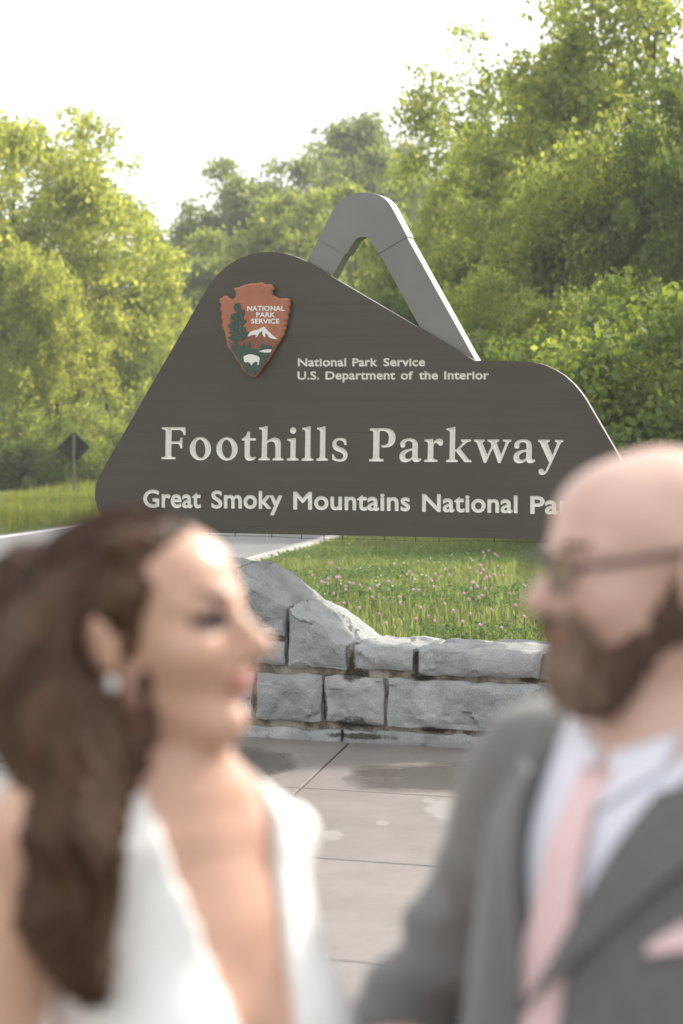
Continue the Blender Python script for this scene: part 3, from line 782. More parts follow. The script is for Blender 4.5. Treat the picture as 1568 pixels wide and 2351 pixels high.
for w_, L_ in (('Foothills', FOOT), ('Parkway', PARK)):
    carved(L_, 'large carved white serif word ' + w_, .0026, .9, .030, .0006)
for nm, W_, st_, gw in (('small carved white word ', WORDS1, .0013, .0024), ('small carved white word ', WORDS2, .0013, .0024), ('carved white sans serif word ', WORDS3, .0022, .0042)):
    for w_ in W_:
        carved(word(*w_), nm + w_[0], st_, 1.6, .007, gw)
# panel: face board cut out where the letters are, sides and back
Vf, Ff = curve_mesh([PANEL] + HOLES)
panel = MB(SB)
panel.add([s3(v[0], v[1], 0) for v in Vf], Ff)
n_ = len(PANEL)
panel.add([s3(u, z, 0) for u, z in PANEL] + [s3(u, z, .036) for u, z in PANEL], [(i, (i + 1) % n_, n_ + (i + 1) % n_, n_ + i) for i in range(n_)] + [tuple(n_ + i for i in range(n_))])
panel_o = panel.build('panel', M['sign_brown'], sign)

# folded frame behind the panel
def z2(x, y): return src(1000, 650, 850 / 1568, x, y)
FB = .044
def fpt(zx, zy, back=FB): return spt(*z2(zx, zy), back)
capO = [(303, 415), (360, 305), (405, 215), (430, 178), (462, 147), (500, 124), (545, 108), (590, 101), (630, 101), (675, 107), (715, 120), (750, 141), (778, 168), (800, 200), (905, 398), (712, 512), (668, 445), (655, 422), (636, 406), (612, 399), (588, 400), (566, 410), (549, 425), (540, 440), (490, 520)]
cap_ = MB(SB); cap_.prism([fpt(*p, FB - .006) for p in capO], SN * .112); cap_o = cap_.build('apex_cap', M['steel'], sign)
def leg(inner, outer, name='leg'):
    # inner / outer: two readings on each edge; carried on down to the ground
    (i0, i1), (o0, o1) = [[fpt(*p) for p in e] for e in (inner, outer)]
    def ext(p, q_, z): t = (z - p[2]) / (q_[2] - p[2]); return p + (q_ - p) * t
    zg = float(SB[2]) - .12
    zt = max(i0[2], o0[2])
    lp = [o0, i0, ext(i0, i1, zg), ext(o0, o1, zg)]
    mb = MB(SB); mb.prism(lp, SN * .100); return mb.build(name, M['steel'], sign)
leg([(716, 505), (1000, 1030)], [(897, 392), (1366, 1236)])
leg([(488, 508), (393, 677)], [(311, 408), (222, 578)])
# light cable clipped under the lower edge
wire = MB(SB)
B0, B1 = spt(440, 1222.5, .03), spt(1320, 1240, .03)
wp = []
for k in range(41):
    t = k / 40; p = B0 + (B1 - B0) * t; p = p + np.array([0, 0, -.010 - .012 * math.sin(math.pi * t) - .003 * math.sin(t * 23)]); wp.append(p)
wire.tube(wp, .0015, 5); wire_o = wire.build('cable', M['black_wire'], sign)
for t in (.05, .12, .22, .30, .36, .41, .52, .60, .66, .80, .93):
    c = MB(SB); p = B0 + (B1 - B0) * t
    c.tube([p + np.array([0, 0, .004]), p + np.array([0, 0, -.016 - .012 * math.sin(math.pi * t)])], .0028, 5); c.build('cable_clip', M['black_wire'], sign)

# arrowhead emblem
E8 = lambda L: dedupe([suw(*src(780, 1020, 320 / 1568, *p)) for p in L], 8e-4)
ARROW = [(150, 375), (205, 345), (240, 310), (288, 310), (330, 352), (375, 372), (415, 362), (445, 330), (445, 260), (415, 210), (418, 172), (500, 160), (600, 118), (720, 88), (830, 85), (910, 65), (965, 100), (1070, 105), (1110, 150), (1135, 195), (1095, 225), (1088, 280), (1130, 318), (1170, 325), (1205, 360), (1340, 350), (1415, 380), (1400, 430), (1415, 480), (1390, 530), (1400, 590), (1375, 650), (1380, 720), (1345, 770), (1350, 830), (1320, 860), (1345, 905), (1305, 960), (1310, 1010), (1255, 1070), (1240, 1120), (1190, 1190), (1150, 1250), (1110, 1320), (1060, 1400), (1015, 1480), (960, 1540), (900, 1620), (860, 1690), (800, 1765), (720, 1755), (640, 1700), (560, 1640), (530, 1560), (480, 1480), (440, 1440), (410, 1370), (350, 1290), (300, 1230), (280, 1130), (260, 1050), (240, 950), (190, 860), (210, 780), (185, 710), (190, 620), (165, 570), (180, 480), (155, 430)]
GREEN = [(365, 1248), (385, 1225), (403, 1165), (425, 1230), (440, 1230), (505, 1245), (540, 1195), (560, 1230), (600, 1150), (640, 1240), (700, 1110), (750, 1255), (870, 1272), (900, 1220), (935, 1160), (960, 1200), (970, 1180), (990, 1220), (1018, 1185), (1040, 1225), (1060, 1190), (1070, 1220), (1092, 1185), (1115, 1240), (1128, 1250), (1090, 1330), (1040, 1410), (1000, 1480), (950, 1530), (890, 1610), (850, 1680), (800, 1735), (740, 1725), (650, 1680), (600, 1620), (580, 1560), (530, 1500), (490, 1430), (430, 1340), (395, 1290)]
MOUNT = [(310, 1105), (420, 1100), (560, 1110), (660, 1050), (760, 1005), (960, 880), (1050, 1035), (1200, 1092), (1190, 1150), (1128, 1245), (1100, 1290), (870, 1300), (750, 1290), (400, 1290), (360, 1240), (330, 1180)]
SNOW = [(670, 1035), (700, 985), (740, 945), (800, 930), (870, 915), (910, 890), (965, 862), (1000, 905), (1060, 965), (1130, 1030), (1208, 1090), (1130, 1085), (1060, 1060), (1020, 1000), (985, 980), (990, 1040), (975, 1060), (940, 1015), (930, 940), (880, 980), (850, 1035), (815, 1060), (830, 1015), (760, 1010), (690, 1040)]
TREE = [(440, 1240), (440, 1120), (380, 1112), (320, 1060), (330, 1045), (380, 1030), (375, 1010), (440, 995), (330, 985), (335, 965), (380, 940), (345, 935), (375, 890), (330, 870), (320, 830), (380, 825), (395, 810), (355, 790), (360, 775), (470, 765), (365, 735), (370, 690), (375, 650), (420, 630), (480, 620), (490, 600), (450, 585), (425, 540), (425, 500), (445, 455), (510, 430), (540, 455), (545, 520), (560, 580), (600, 545), (615, 590), (610, 660), (590, 690), (595, 740), (645, 750), (650, 780), (610, 810), (575, 850), (640, 890), (640, 950), (685, 965), (665, 1035), (640, 1070), (580, 1110), (540, 1115), (500, 1095), (500, 1245)]
TREEH = [ellipse(440, 715, 20, 14, 10), ellipse(513, 640, 11, 34, 10), ellipse(509, 728, 8, 22, 10), ellipse(530, 868, 24, 26, 10), ellipse(522, 925, 24, 18, 10), ellipse(510, 972, 12, 24, 10), ellipse(428, 982, 26, 12, 10), ellipse(385, 880, 15, 8, 8), ellipse(448, 922, 12, 7, 8)]
BISON = [(600, 1430), (605, 1395), (650, 1378), (690, 1362), (740, 1358), (800, 1375), (860, 1395), (890, 1430), (885, 1480), (872, 1500), (880, 1520), (865, 1555), (848, 1552), (855, 1520), (840, 1490), (800, 1495), (770, 1520), (748, 1553), (733, 1550), (725, 1520), (690, 1500), (660, 1490), (645, 1512), (610, 1485), (612, 1450)]
LAKE = [(875, 1305), (960, 1280), (1050, 1270), (1105, 1275), (1090, 1325), (1000, 1330), (930, 1322)]
def relief(name, loops, front, back, mat, parent, loc, bevel=0.0):
    """layer of the emblem: stands from `back` out to `front` (metres in front of the panel), chamfered edge"""
    h = (front - back) / 2
    V, F = curve_mesh(loops, bevel=bevel, extrude=max(h - bevel, 0.0002), fill='BOTH', offset=-bevel)
    mb = MB(loc); mb.add([s3(v[0], v[1], -(back + h + v[2])) for v in V], F)
    return mb.build(name, mat, parent)
ARo = E8(ARROW)
emb = relief('emblem', [ARo], .040, .0005, M['emb_red'], sign, SB, .010)
emb['label'] = 'terracotta arrowhead emblem with tree, mountain and bison'
relief('mountain', [E8(MOUNT)], .0412, .0385, M['emb_brown'], emb, SB)
relief('snow_cap', [E8(SNOW)], .0432, .0385, M['emb_white'], emb, SB)
relief('meadow', [E8(GREEN)], .0434, .0385, M['emb_green'], emb, SB)
relief('conifer', [E8(TREE)] + [E8(h_) for h_ in TREEH], .0452, .0385, M['emb_green'], emb, SB)
relief('bison', [E8(BISON)], .0455, .0385, M['emb_white'], emb, SB)
relief('lake', [E8(LAKE)], .0452, .0385, M['emb_white'], emb, SB)
def ew(body, x0, x1, y, h):
    p0, p1, p2 = src(780, 1020, 320 / 1568, x0, y), src(780, 1020, 320 / 1568, x1, y), src(780, 1020, 320 / 1568, x0, y - h)
    return word(body, p0[0], p1[0], p0[1], p1[1], p0[1] - p2[1], .0, 1.06)
for L_ in (ew('NATIONAL', 667, 1325, 580, 83), ew('PARK', 828, 1155, 695, 83), ew('SERVICE', 740, 1235, 808, 81)):
    us, zs, D = field(L_, .008, .0008)
    relief('emblem_lettering', contour(us, zs, D, -.0012), .0425, .0385, M['emb_white'], emb, SB)
# ================================================================== trees, shrubs, grass
def leaf_quads(C, size, rng, up=.35):
    """C: leaf positions; one folded rhombus per leaf"""
    n = len(C)
    nrm = rng.normal(size=(n, 3)); nrm[:, 2] += up; nrm /= np.linalg.norm(nrm, axis=1)[:, None]
    t = rng.normal(size=(n, 3)); t[:, 2] -= .5
    t -= (t * nrm).sum(1)[:, None] * nrm; t /= np.linalg.norm(t, axis=1)[:, None]
    s = np.cross(nrm, t)
    L = (size * rng.uniform(.6, 1.35, n))[:, None]
    V = np.stack([C - t * L * .5, C + s * L * .36 + nrm * L * .10, C + t * L * .55, C - s * L * .36 + nrm * L * .10], 1).reshape(-1, 3)
    return V, np.arange(4 * n).reshape(-1, 4)
def make_tree(seed, height, radius, crown_lo, n_leaf, leaf, n_clump=80, clump=.75, trunk_r=.16, lean=0.0, hollow=.35, trunks=1):
    """returns (trunk mesh, crown mesh) standing at the origin"""
    rng = np.random.default_rng(seed); rnd = random.Random(seed)
    zc, rz = (height + crown_lo) / 2, (height - crown_lo) / 2
    # lobed envelope: clumps gather round a number of boughs
    boughs = []
    for k in range(max(7, n_clump // 9)):
        a = rng.uniform(0, 6.28); zz = rng.uniform(-.85, .95)
        rr_ = math.sqrt(max(0, 1 - zz * zz)) * rng.uniform(.35, .95)
        boughs.append([rr_ * math.cos(a) * radius + lean * (zz + 1) * .5, rr_ * math.sin(a) * radius, zc + zz * rz])
    boughs = np.array(boughs)
    cl = []
    while len(cl) < n_clump:
        b_ = boughs[rng.integers(len(boughs))]
        p = b_ + rng.normal(size=3) * np.array([.24 * radius, .24 * radius, .17 * rz])
        e = ((p[0] - lean * .5) / radius) ** 2 + (p[1] / radius) ** 2 + ((p[2] - zc) / rz) ** 2
        if e < 1.12 and (e > hollow * rng.uniform(0, 1)): cl.append(p)
    cl = np.array(cl)
    per = rng.dirichlet(np.ones(n_clump) * 4) * n_leaf
    C = []
    for p, m_ in zip(cl, per):
        m_ = int(m_); sz = clump * rng.uniform(.55, 1.3)
        # leaf sprays: short twigs inside the clump, leaves set along them
        nt_ = max(3, m_ // 9)
        d = rng.normal(size=(nt_, 3)); d /= np.linalg.norm(d, axis=1)[:, None]; d[:, 2] *= .75
        t = rng.uniform(.25, 1.0, (nt_, 9, 1)) ** .7
        q_ = p + d[:, None, :] * t * sz + rng.normal(size=(nt_, 9, 3)) * leaf * .9
        q_[:, :, 2] -= (t[:, :, 0] ** 2) * sz * .22
        C.append(q_.reshape(-1, 3))
    C = np.concatenate(C)
    V, Fq = leaf_quads(C, leaf, rng)
    crown = mesh_np('crown', V, Fq)
    T = MB()
    for k in range(trunks):
        ox, oy = (0, 0) if trunks == 1 else (rnd.uniform(-.35, .35), rnd.uniform(-.35, .35))
        pts = []; rad = []
        for i in range(9):
            t = i / 8
            pts.append((ox * (1 + t) + lean * t * .5 + .12 * math.sin(3 * t + seed + k), oy * (1 + t) + .12 * math.cos(2.5 * t + seed), -.25 + t * (height * .86 + .25)))
            rad.append(trunk_r * (1 - .86 * t) * (1.35 if i == 0 else 1) / (1 if trunks == 1 else 1.35))
        T.tube(pts, rad, 8)
    order = rng.permutation(n_clump)[:min(n_clump, 44)]
    for i in order:
        p = cl[i]
        f = min(.88, max(.14, (p[2] - .32 * math.hypot(p[0], p[1]) - .4) / (height * .86)))
        st = Vector((lean * f * .5 + .12 * math.sin(3 * f + seed), .12 * math.cos(2.5 * f + seed), f * height * .86))
        en = Vector(p); md = st.lerp(en, .5) + Vector((rnd.uniform(-.2, .2), rnd.uniform(-.2, .2), .18 * (en - st).length * .6))
        r0 = max(.02, trunk_r * (1 - .86 * f) * .45)
        P = [st * (1 - t) ** 2 + md * 2 * t * (1 - t) + en * t * t for t in (0, .2, .4, .6, .8, 1)]
        T.tube(P, [r0, r0 * .8, r0 * .62, r0 * .45, r0 * .3, .006], 5, cap=False)
    trunk = mesh_py('trunk', T.V, T.F, True)
    return trunk, crown
def place_tree(name, proto, X, Y, rz, sc, mat, label, cat='tree', group=None, dz=0.0):
    g_ = float(ground_h(X, Y)) + dz
    e = empty(name, (X, Y, g_), rz); e.scale = sc if hasattr(sc, '__len__') else (sc, sc, sc)
    tag(e, label, cat, group)
    for nm, me, mm in (('trunk', proto[0], M['bark']), ('crown', proto[1], mat)):
        o = bpy.data.objects.new(nm, me); COL.objects.link(o); o.parent = e
        if not me.materials: me.materials.append(None)
        o.material_slots[0].link = 'OBJECT'; o.material_slots[0].material = mm
    return e
T_BROAD = make_tree(11, 11.0, 4.6, 2.6, 30000, .19, 120, .85, .17)
T_TALL = make_tree(23, 13.5, 3.9, 2.6, 30000, .18, 120, .85, .17, lean=.4)
T_AIRY = make_tree(37, 13.0, 3.6, 3.0, 15000, .165, 110, .68, .15, hollow=.2)
T_DENSE = make_tree(51, 10.0, 4.0, .6, 28000, .165, 105, .80, .16)
T_LOFT = make_tree(57, 10.0, 4.2, 3.3, 26000, .18, 90, .80, .20)
T_FAR = make_tree(67, 14.0, 5.4, 1.0, 36000, .26, 130, 1.2, .20)
T_FAR2 = make_tree(71, 13.0, 5.0, .8, 36000, .26, 125, 1.15, .20, lean=.6)
S_BUSH = make_tree(83, 2.3, 1.5, .05, 9000, .085, 60, .42, .03, trunks=4)
S_LOW = make_tree(91, 1.3, 1.2, .02, 6000, .07, 46, .32, .02, trunks=4)
def tx(px, Y): return (px - 784) / FPX * Y
def top(y, Y, X): return CAMH + (HORIZ - y) / FPX * Y - float(ground_h(X, Y))   # height that brings a crown's top to picture row y
def tr_(proto, px, ytop, Y, rz, mat, label, h0, wide=1.0, group=None, name='tree'):
    X = tx(px, Y); s = top(ytop, Y, X) / h0
    return place_tree(name, proto, X, Y, rz, (s * wide, s * wide, s), M[mat], label, 'tree', group)
# left of the road
L_ = 'trees left of the road'
tr_(T_BROAD, 30, 235, 78, .4, 'leaf_yellow', 'tall leafy tree at the left edge, topmost crown of the left wood', 11.0, .88, L_)
tr_(T_AIRY, 205, 285, 82, 2.0, 'leaf_yellow', 'airy tree whose thin crown reaches furthest toward the white sky gap', 13.0, .95, L_)
tr_(T_BROAD, 250, 430, 86, 1.2, 'leaf_green', 'rounded tree standing below the airy crown, right side of the left wood', 11.0, .62, L_)
tr_(T_LOFT, 42, 560, 71, 2.4, 'leaf_yellow', 'sunlit yellow-green tree in front of the left wood', 10.0, .62, L_)
tr_(T_LOFT, 128, 615, 74, 5.1, 'leaf_yellow', 'slender sunlit tree rising behind the diamond road sign', 10.0, .72, L_)
tr_(T_DENSE, 335, 690, 96, .3, 'leaf_yellow', 'low round tree filling the dip between the two woods', 10.0, .85, L_)
tr_(T_DENSE, 235, 745, 90, 4.2, 'leaf_green', 'short tree beside the far bend of the road', 10.0, .8, L_)
tr_(T_BROAD, -150, 420, 80, 2.2, 'leaf_green', 'tree just outside the left edge of the left wood', 11.0, .8, L_)
tr_(T_FAR, -60, 640, 100, 1.7, 'leaf_mid', 'dim tree deep inside the left wood', 14.0, 1.0, L_)
tr_(T_FAR2, 120, 720, 108, 3.3, 'leaf_mid', 'dim tree behind the trunks of the left wood', 13.0, 1.0, L_)
for (px, yt, Y, rz, pr, h0, wd, mt) in ((-330, 330, 84, .8, T_BROAD, 11.0, .8, 'leaf_green'), (-520, 420, 80, 2.9, T_DENSE, 10.0, .85, 'leaf_green'), (-720, 360, 88, 4.1, T_TALL, 13.5, .9, 'leaf_green'), (-950, 450, 84, 1.5, T_BROAD, 11.0, .9, 'leaf_green'), (-1250, 400, 90, 5.3, T_DENSE, 10.0, .9, 'leaf_green')):
    tr_(pr, px, yt, Y, rz, mt, 'tree of the left wood standing beyond the left edge of the picture', h0, wd, L_)
# hazy wood in the middle
C_ = 'far trees behind the sign'
for (px, yt, Y, rz, pr, mt, wd, lb) in (
    (425, 560, 128, .5, T_FAR, 'leaf_mid', .62, 'leftmost far tree, bordering the gap of white sky'),
    (520, 472, 132, 1.9, T_FAR2, 'leaf_mid', .72, 'far rounded tree above the left shoulder of the sign'),
    (625, 408, 136, 3.1, T_FAR, 'leaf_mid', .68, 'far tree with a pale crown above the emblem'),
    (738, 345, 140, 4.4, T_AIRY, 'leaf_mid', 1.05, 'thin far treetop left of the steel apex'),
    (862, 340, 142, 5.2, T_FAR2, 'leaf_mid', .66, 'highest far tree, right behind the steel apex'),
    (955, 370, 120, .2, T_FAR, 'leaf_mid', .62, 'far tree between the steel apex and the right wood'),
    (470, 640, 112, 2.7, T_FAR2, 'leaf_mid', .95, 'lower far tree showing beside the upper left edge of the panel'),
    (585, 560, 116, 1.1, T_FAR, 'leaf_green', .80, 'middle-height far tree above the left shoulder of the panel'),
    (700, 505, 110, 3.9, T_FAR2, 'leaf_green', .80, 'bright far tree just left of the steel frame'),
    (820, 470, 106, 2.2, T_FAR, 'leaf_green', .78, 'bright far tree seen through and above the steel frame'),
    (392, 660, 122, 3.0, T_FAR2, 'leaf_mid', .7, 'small far tree at the foot of the sky gap')):
    tr_(pr, px, yt, Y, rz, mt, lb, {id(T_FAR): 13.0, id(T_FAR2): 12.1, id(T_AIRY): 12.4}[id(pr)], wd * 1.22, C_)
# right-hand wood
R_ = 'trees of the right-hand wood'
for (px, yt, Y, rz, pr, mt, wd, h0, lb) in (
    (1085, 100, 60, .9, T_AIRY, 'leaf_green', .80, 13.0, 'airy treetop standing apart against the white sky'),
    (1030, 330, 62, 2.6, T_BROAD, 'leaf_green', .62, 11.0, 'leafy tree at the left edge of the right-hand wood'),
    (1215, 215, 56, 3.7, T_TALL, 'leaf_green', .78, 13.5, 'tall tree between the airy treetop and the corner trees'),
    (1345, 5, 52, 1.4, T_AIRY, 'leaf_green', .86, 13.0, 'thin high treetop left of the upper right corner'),
    (1480, -150, 50, 4.9, T_TALL, 'leaf_green', .95, 13.5, 'highest tree, reaching out of the picture at the upper right corner'),
    (1110, 420, 47, 5.6, T_DENSE, 'leaf_green', .74, 10.0, 'dense tree right behind the sloping steel leg'),
    (1260, 330, 45, .1, T_BROAD, 'leaf_green', .72, 11.0, 'broad tree with dark limbs above the right end of the panel'),
    (1420, 260, 43, 2.9, T_DENSE, 'leaf_green', .78, 10.0, 'dense tree with limbs to the right of the broad one'),
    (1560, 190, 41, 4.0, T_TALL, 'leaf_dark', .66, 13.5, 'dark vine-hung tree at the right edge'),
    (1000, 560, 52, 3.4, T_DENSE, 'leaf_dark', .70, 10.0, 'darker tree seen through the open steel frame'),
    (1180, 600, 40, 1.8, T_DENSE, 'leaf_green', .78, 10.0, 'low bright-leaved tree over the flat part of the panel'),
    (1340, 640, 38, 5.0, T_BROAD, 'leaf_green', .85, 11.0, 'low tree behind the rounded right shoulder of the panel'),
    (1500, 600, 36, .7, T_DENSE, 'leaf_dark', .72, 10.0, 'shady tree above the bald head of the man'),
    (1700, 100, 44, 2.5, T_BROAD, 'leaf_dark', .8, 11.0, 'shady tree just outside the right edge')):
    tr_(pr, px, yt, Y, rz, mt, lb, h0, wd, R_)
for (px, yt, Y, rz, pr, h0, wd, mt) in ((1880, 60, 46, .8, T_DENSE, 10.0, .8, 'leaf_green'), (2080, 0, 48, 2.9, T_TALL, 13.5, .8, 'leaf_green'), (2300, 60, 46, 4.1, T_BROAD, 11.0, .8, 'leaf_green')):
    tr_(pr, px, yt, Y, rz, mt, 'tree of the right-hand wood standing beyond the right edge of the picture', h0, wd, R_)
# underwood
def bush(px, Y, rz, s, mat, label, group, proto=S_BUSH):
    place_tree('shrub', proto, tx(px, Y), Y, rz, s, M[mat], label, 'shrub', group)
U1, U2 = 'underwood left of the road', 'underwood along the right-hand wood'
for (px, Y, rz, s, mt, lb) in (
    (-30, 69, .3, 1.0, 'leaf_dark', 'dark shrub at the left edge behind the verge'), (45, 70, 1.3, .95, 'leaf_green', 'leafy shrub second from the left behind the verge'),
    (115, 69, 2.6, .85, 'leaf_dark', 'shrub just left of the diamond sign post'), (185, 72, 3.9, 1.0, 'leaf_green', 'shrub right behind the diamond sign post'),
    (240, 76, 5.0, .95, 'leaf_green', 'shrub between diamond sign and panel edge'), (10, 74, .9, 1.35, 'leaf_green', 'taller shrub among the left trunks'),
    (150, 80, 2.2, 1.2, 'leaf_green', 'taller shrub behind the diamond road sign'), (75, 80, 4.4, 1.5, 'leaf_mid', 'tall dim shrub between the left trunks')):
    bush(px, Y, rz, s, mt, lb, U1)
for (px, Y, rz, s, mt, lb) in (
    (1350, 32, .3, 1.15, 'leaf_green', 'shrub by the rounded right shoulder of the panel'), (1440, 31, 1.9, 1.25, 'leaf_green', 'bright-leaved shrub just above the man'),
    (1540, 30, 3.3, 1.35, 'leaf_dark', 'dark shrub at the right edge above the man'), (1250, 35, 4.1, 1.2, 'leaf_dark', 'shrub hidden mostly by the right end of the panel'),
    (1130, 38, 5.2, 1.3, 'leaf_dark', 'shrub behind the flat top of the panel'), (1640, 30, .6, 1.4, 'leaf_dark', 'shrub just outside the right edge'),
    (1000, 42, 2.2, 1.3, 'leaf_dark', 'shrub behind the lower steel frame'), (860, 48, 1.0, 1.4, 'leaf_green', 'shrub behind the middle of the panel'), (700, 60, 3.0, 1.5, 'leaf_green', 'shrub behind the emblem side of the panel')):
    bush(px, Y, rz, s, mt, lb, U2)
# wooded ridge that closes the view
hx = np.linspace(-160, 160, 65); hy = np.linspace(165, 330, 18)
HX, HY = np.meshgrid(hx, hy, indexing='ij')
HZ = 1.0 + 8.5 * sstep(HY, 165, 260) * (.75 + .25 * np.sin(HX * .05)) + np.vectorize(lambda a, c: 1.3 * mnoise.noise((a * .08, c * .08, 0)))(HX, HY)
HZ += np.maximum(ground_h(HX, HY) - 1, -2) * 0 - 1.5
ix = np.arange(HX.size).reshape(HX.shape)
M['wood_floor'] = simple('wooded_ridge', (.045, .075, .020), .95, .35, .45, .9, bscale=1.2)
tag(link('hill', mesh_np('hill', np.stack([HX, HY, HZ], -1), np.stack([ix[:-1, :-1], ix[1:, :-1], ix[1:, 1:], ix[:-1, 1:]], -1).reshape(-1, 4), True), M['wood_floor']), 'wooded green ridge closing the view', kind='structure')

# ------------------------------------------------------------------ grass
def blades(P, h, w, rng, bend=.35):
    n = len(P); a = rng.uniform(0, 6.283, n); d = np.stack([np.cos(a), np.sin(a), np.zeros(n)], 1)
    s = np.stack([-np.sin(a), np.cos(a), np.zeros(n)], 1)
    H_ = (h * rng.uniform(.45, 1.25, n))[:, None]; W_ = (w * rng.uniform(.7, 1.3, n))[:, None]
    up = np.array([0, 0, 1.0]); be = (rng.uniform(0, bend, n) * 1.0)[:, None]
    mid = P + up * H_ * .55 + d * H_ * be * .35
    V = np.stack([P - s * W_ * .5, P + s * W_ * .5, mid + s * W_ * .38, mid - s * W_ * .38, P + up * H_ * (1 - .25 * be) + d * H_ * be], 1).reshape(-1, 3)
    b5 = np.arange(n)[:, None] * 5
    return V, b5 + np.array([[0, 1, 2, 3]]), b5 + np.array([[3, 2, 4]])
def patch(rng, n, x0, x1, y0, y1, keep, ypow=1.0):
    X = rng.uniform(x0, x1, n); Y = y0 + (y1 - y0) * rng.uniform(0, 1, n) ** ypow
    k = keep(X, Y); X, Y = X[k], Y[k]
    return np.stack([X, Y, ground_h(X, Y) - .01], 1)
def on_lawn(X, Y):
    dw = (X - WL[0]) * WB[0] + (Y - WL[1]) * WB[1]
    return (dw > .66) & (X > road_x(Y) + ROAD_HW + .28)
def clumpy(X, Y, sc, lo):
    v = np.array([mnoise.noise((a * sc, c * sc, 3.3)) for a, c in zip(X, Y)]); return v > lo
rng = np.random.default_rng(5)
P1 = patch(rng, 150000, -2.2, 7.5, 13.5, 34, on_lawn, 1.5)
P2 = patch(rng, 26000, -2.2, 7.5, 13.6, 20, on_lawn, 1.3); P2 = P2[clumpy(P2[:, 0], P2[:, 1], 1.1, .05)]
parts = [blades(P1, .10, .012, rng, .9), blades(P2, .16, .009, rng, .6)]
def join_blades(parts):
    V = []; F4 = []; F3 = []; b_ = 0
    for v, f4, f3 in parts:
        V.append(v); F4.append(f4 + b_); F3.append(f3 + b_); b_ += len(v)
    V = np.concatenate(V); F4 = np.concatenate(F4); F3 = np.concatenate(F3)
    me = bpy.data.meshes.new('grass'); n4, n3 = len(F4), len(F3)
    me.vertices.add(len(V)); me.vertices.foreach_set('co', V.astype(np.float32).ravel())
    me.loops.add(n4 * 4 + n3 * 3); me.loops.foreach_set('vertex_index', np.concatenate([F4.ravel(), F3.ravel()]).astype(np.int32))
    me.polygons.add(n4 + n3)
    me.polygons.foreach_set('loop_start', np.concatenate([np.arange(n4) * 4, n4 * 4 + np.arange(n3) * 3]).astype(np.int32))
    me.update(calc_edges=True); return me
tag(link('grass', join_blades(parts), M['grass']), 'green lawn grass with weeds behind the stone wall', 'grass', kind='stuff')
def on_verge(X, Y): return (X < road_x(Y) - ROAD_HW - .25) & (X > road_x(Y) - ROAD_HW - 5.5)
P3 = patch(rng, 60000, -14, -2, 30, 76, on_verge)
tag(link('grass', join_blades([blades(P3, .24, .022, rng, .5)]), M['grass_gold']), 'tall sunlit yellow grass on the verge left of the road', 'grass', kind='stuff')
# clover leaves between the blades
P4 = patch(rng, 60000, -2.0, 6.5, 13.7, 28, on_lawn, 1.4); P4 = P4[clumpy(P4[:, 0], P4[:, 1], .75, -.02)]
P4[:, 2] += rng.uniform(.05, .12, len(P4))
Vc, Fc = leaf_quads(P4, .034, rng, 3.0)
M['clover_leaf'] = leaf_mat('clover_leaf', (.030, .075, .018), (.085, .150, .040), .35)
tag(link('clover_leaves', mesh_np('clover_leaves', Vc, Fc), M['clover_leaf']), 'patches of darker clover leaves in the lawn', 'clover', kind='stuff')
# clover blossoms
M['stem'] = simple('stem_green', (.07, .11, .03), .8)
M['pink'] = leaf_mat('clover_pink', (.44, .25, .36), (.62, .44, .55), .3)
M['white_petal'] = leaf_mat('clover_white', (.50, .50, .42), (.66, .64, .56), .3)
def blossom(name, hgt, r, petal, seed):
    rnd = random.Random(seed); mb = MB(); mb.tube([(0, 0, -.03), (.004, 0, hgt * .5), (0, .004, hgt)], .0022, 4)
    ns = len(mb.F)
    for k in range(46):                                        # a ball of narrow petals
        z = 1 - 1.75 * (k + .5) / 46; a = k * 2.39996; s_ = math.sqrt(max(0, 1 - z * z))
        d = Vector((s_ * math.cos(a), s_ * math.sin(a), z)); t = d.cross(Vector((.3, .2, 1))).normalized()
        c = Vector((0, 0, hgt + r * .35))
        mb.add([c + d * r * .3 - t * r * .16, c + d * r * .3 + t * r * .16, c + d * r * rnd.uniform(.85, 1.15)], [(0, 1, 2)])
    me = mesh_py(name, mb.V, mb.F); me.materials.append(M['stem']); me.materials.append(petal)
    mi = np.zeros(len(me.polygons), dtype=np.int32); mi[ns:] = 1; me.polygons.foreach_set('material_index', mi)
    return me
B_P = [blossom('clover_blossom', h, .017, M['pink'], i) for i, h in enumerate((.13, .17, .22))]
B_W = blossom('white_clover', .10, .012, M['white_petal'], 9)
rp = random.Random(4)
def flower(px, py, me, name, label, group, hgt):
    # stands on the lawn where the sight line through its head comes down to blossom height
    z = .30
    for _ in range(4):
        p = on_z(px, py, z + hgt); z = float(ground_h(p[0], p[1]))
    if not (on_lawn(p[0], p[1])): return
    o = bpy.data.objects.new(name, me); COL.objects.link(o); o.location = (float(p[0]), float(p[1]), z); o.rotation_euler = (rp.uniform(-.15, .15), rp.uniform(-.15, .15), rp.uniform(0, 6))
    tag(o, label, 'flower', group)
seen = [(895, 1437), (912, 1368), (928, 1388), (945, 1420), (968, 1395), (985, 1416), (1005, 1432), (1022, 1383), (1040, 1405), (1060, 1360), (1085, 1412), (1110, 1375), (1150, 1441), (1190, 1395), (1210, 1420), (1235, 1398), (860, 1375), (840, 1352), (815, 1345), (792, 1338), (770, 1330), (745, 1342), (720, 1322), (1000, 1330), (1030, 1310), (1075, 1302), (1120, 1330), (1165, 1318), (1205, 1345), (1230, 1372), (830, 1395), (875, 1410), (902, 1340), (955, 1350), (1135, 1405), (1048, 1432), (1098, 1440), (1175, 1360), (760, 1362), (800, 1385)]
for i, (a, c) in enumerate(seen):
    flower(a + rp.uniform(-6, 6), c + rp.uniform(-5, 5), B_P[i % 3], 'clover_blossom', 'small pink clover blossom on a thin stem in the lawn behind the wall', 'pink clover blossoms in the lawn', (.13, .17, .22)[i % 3])
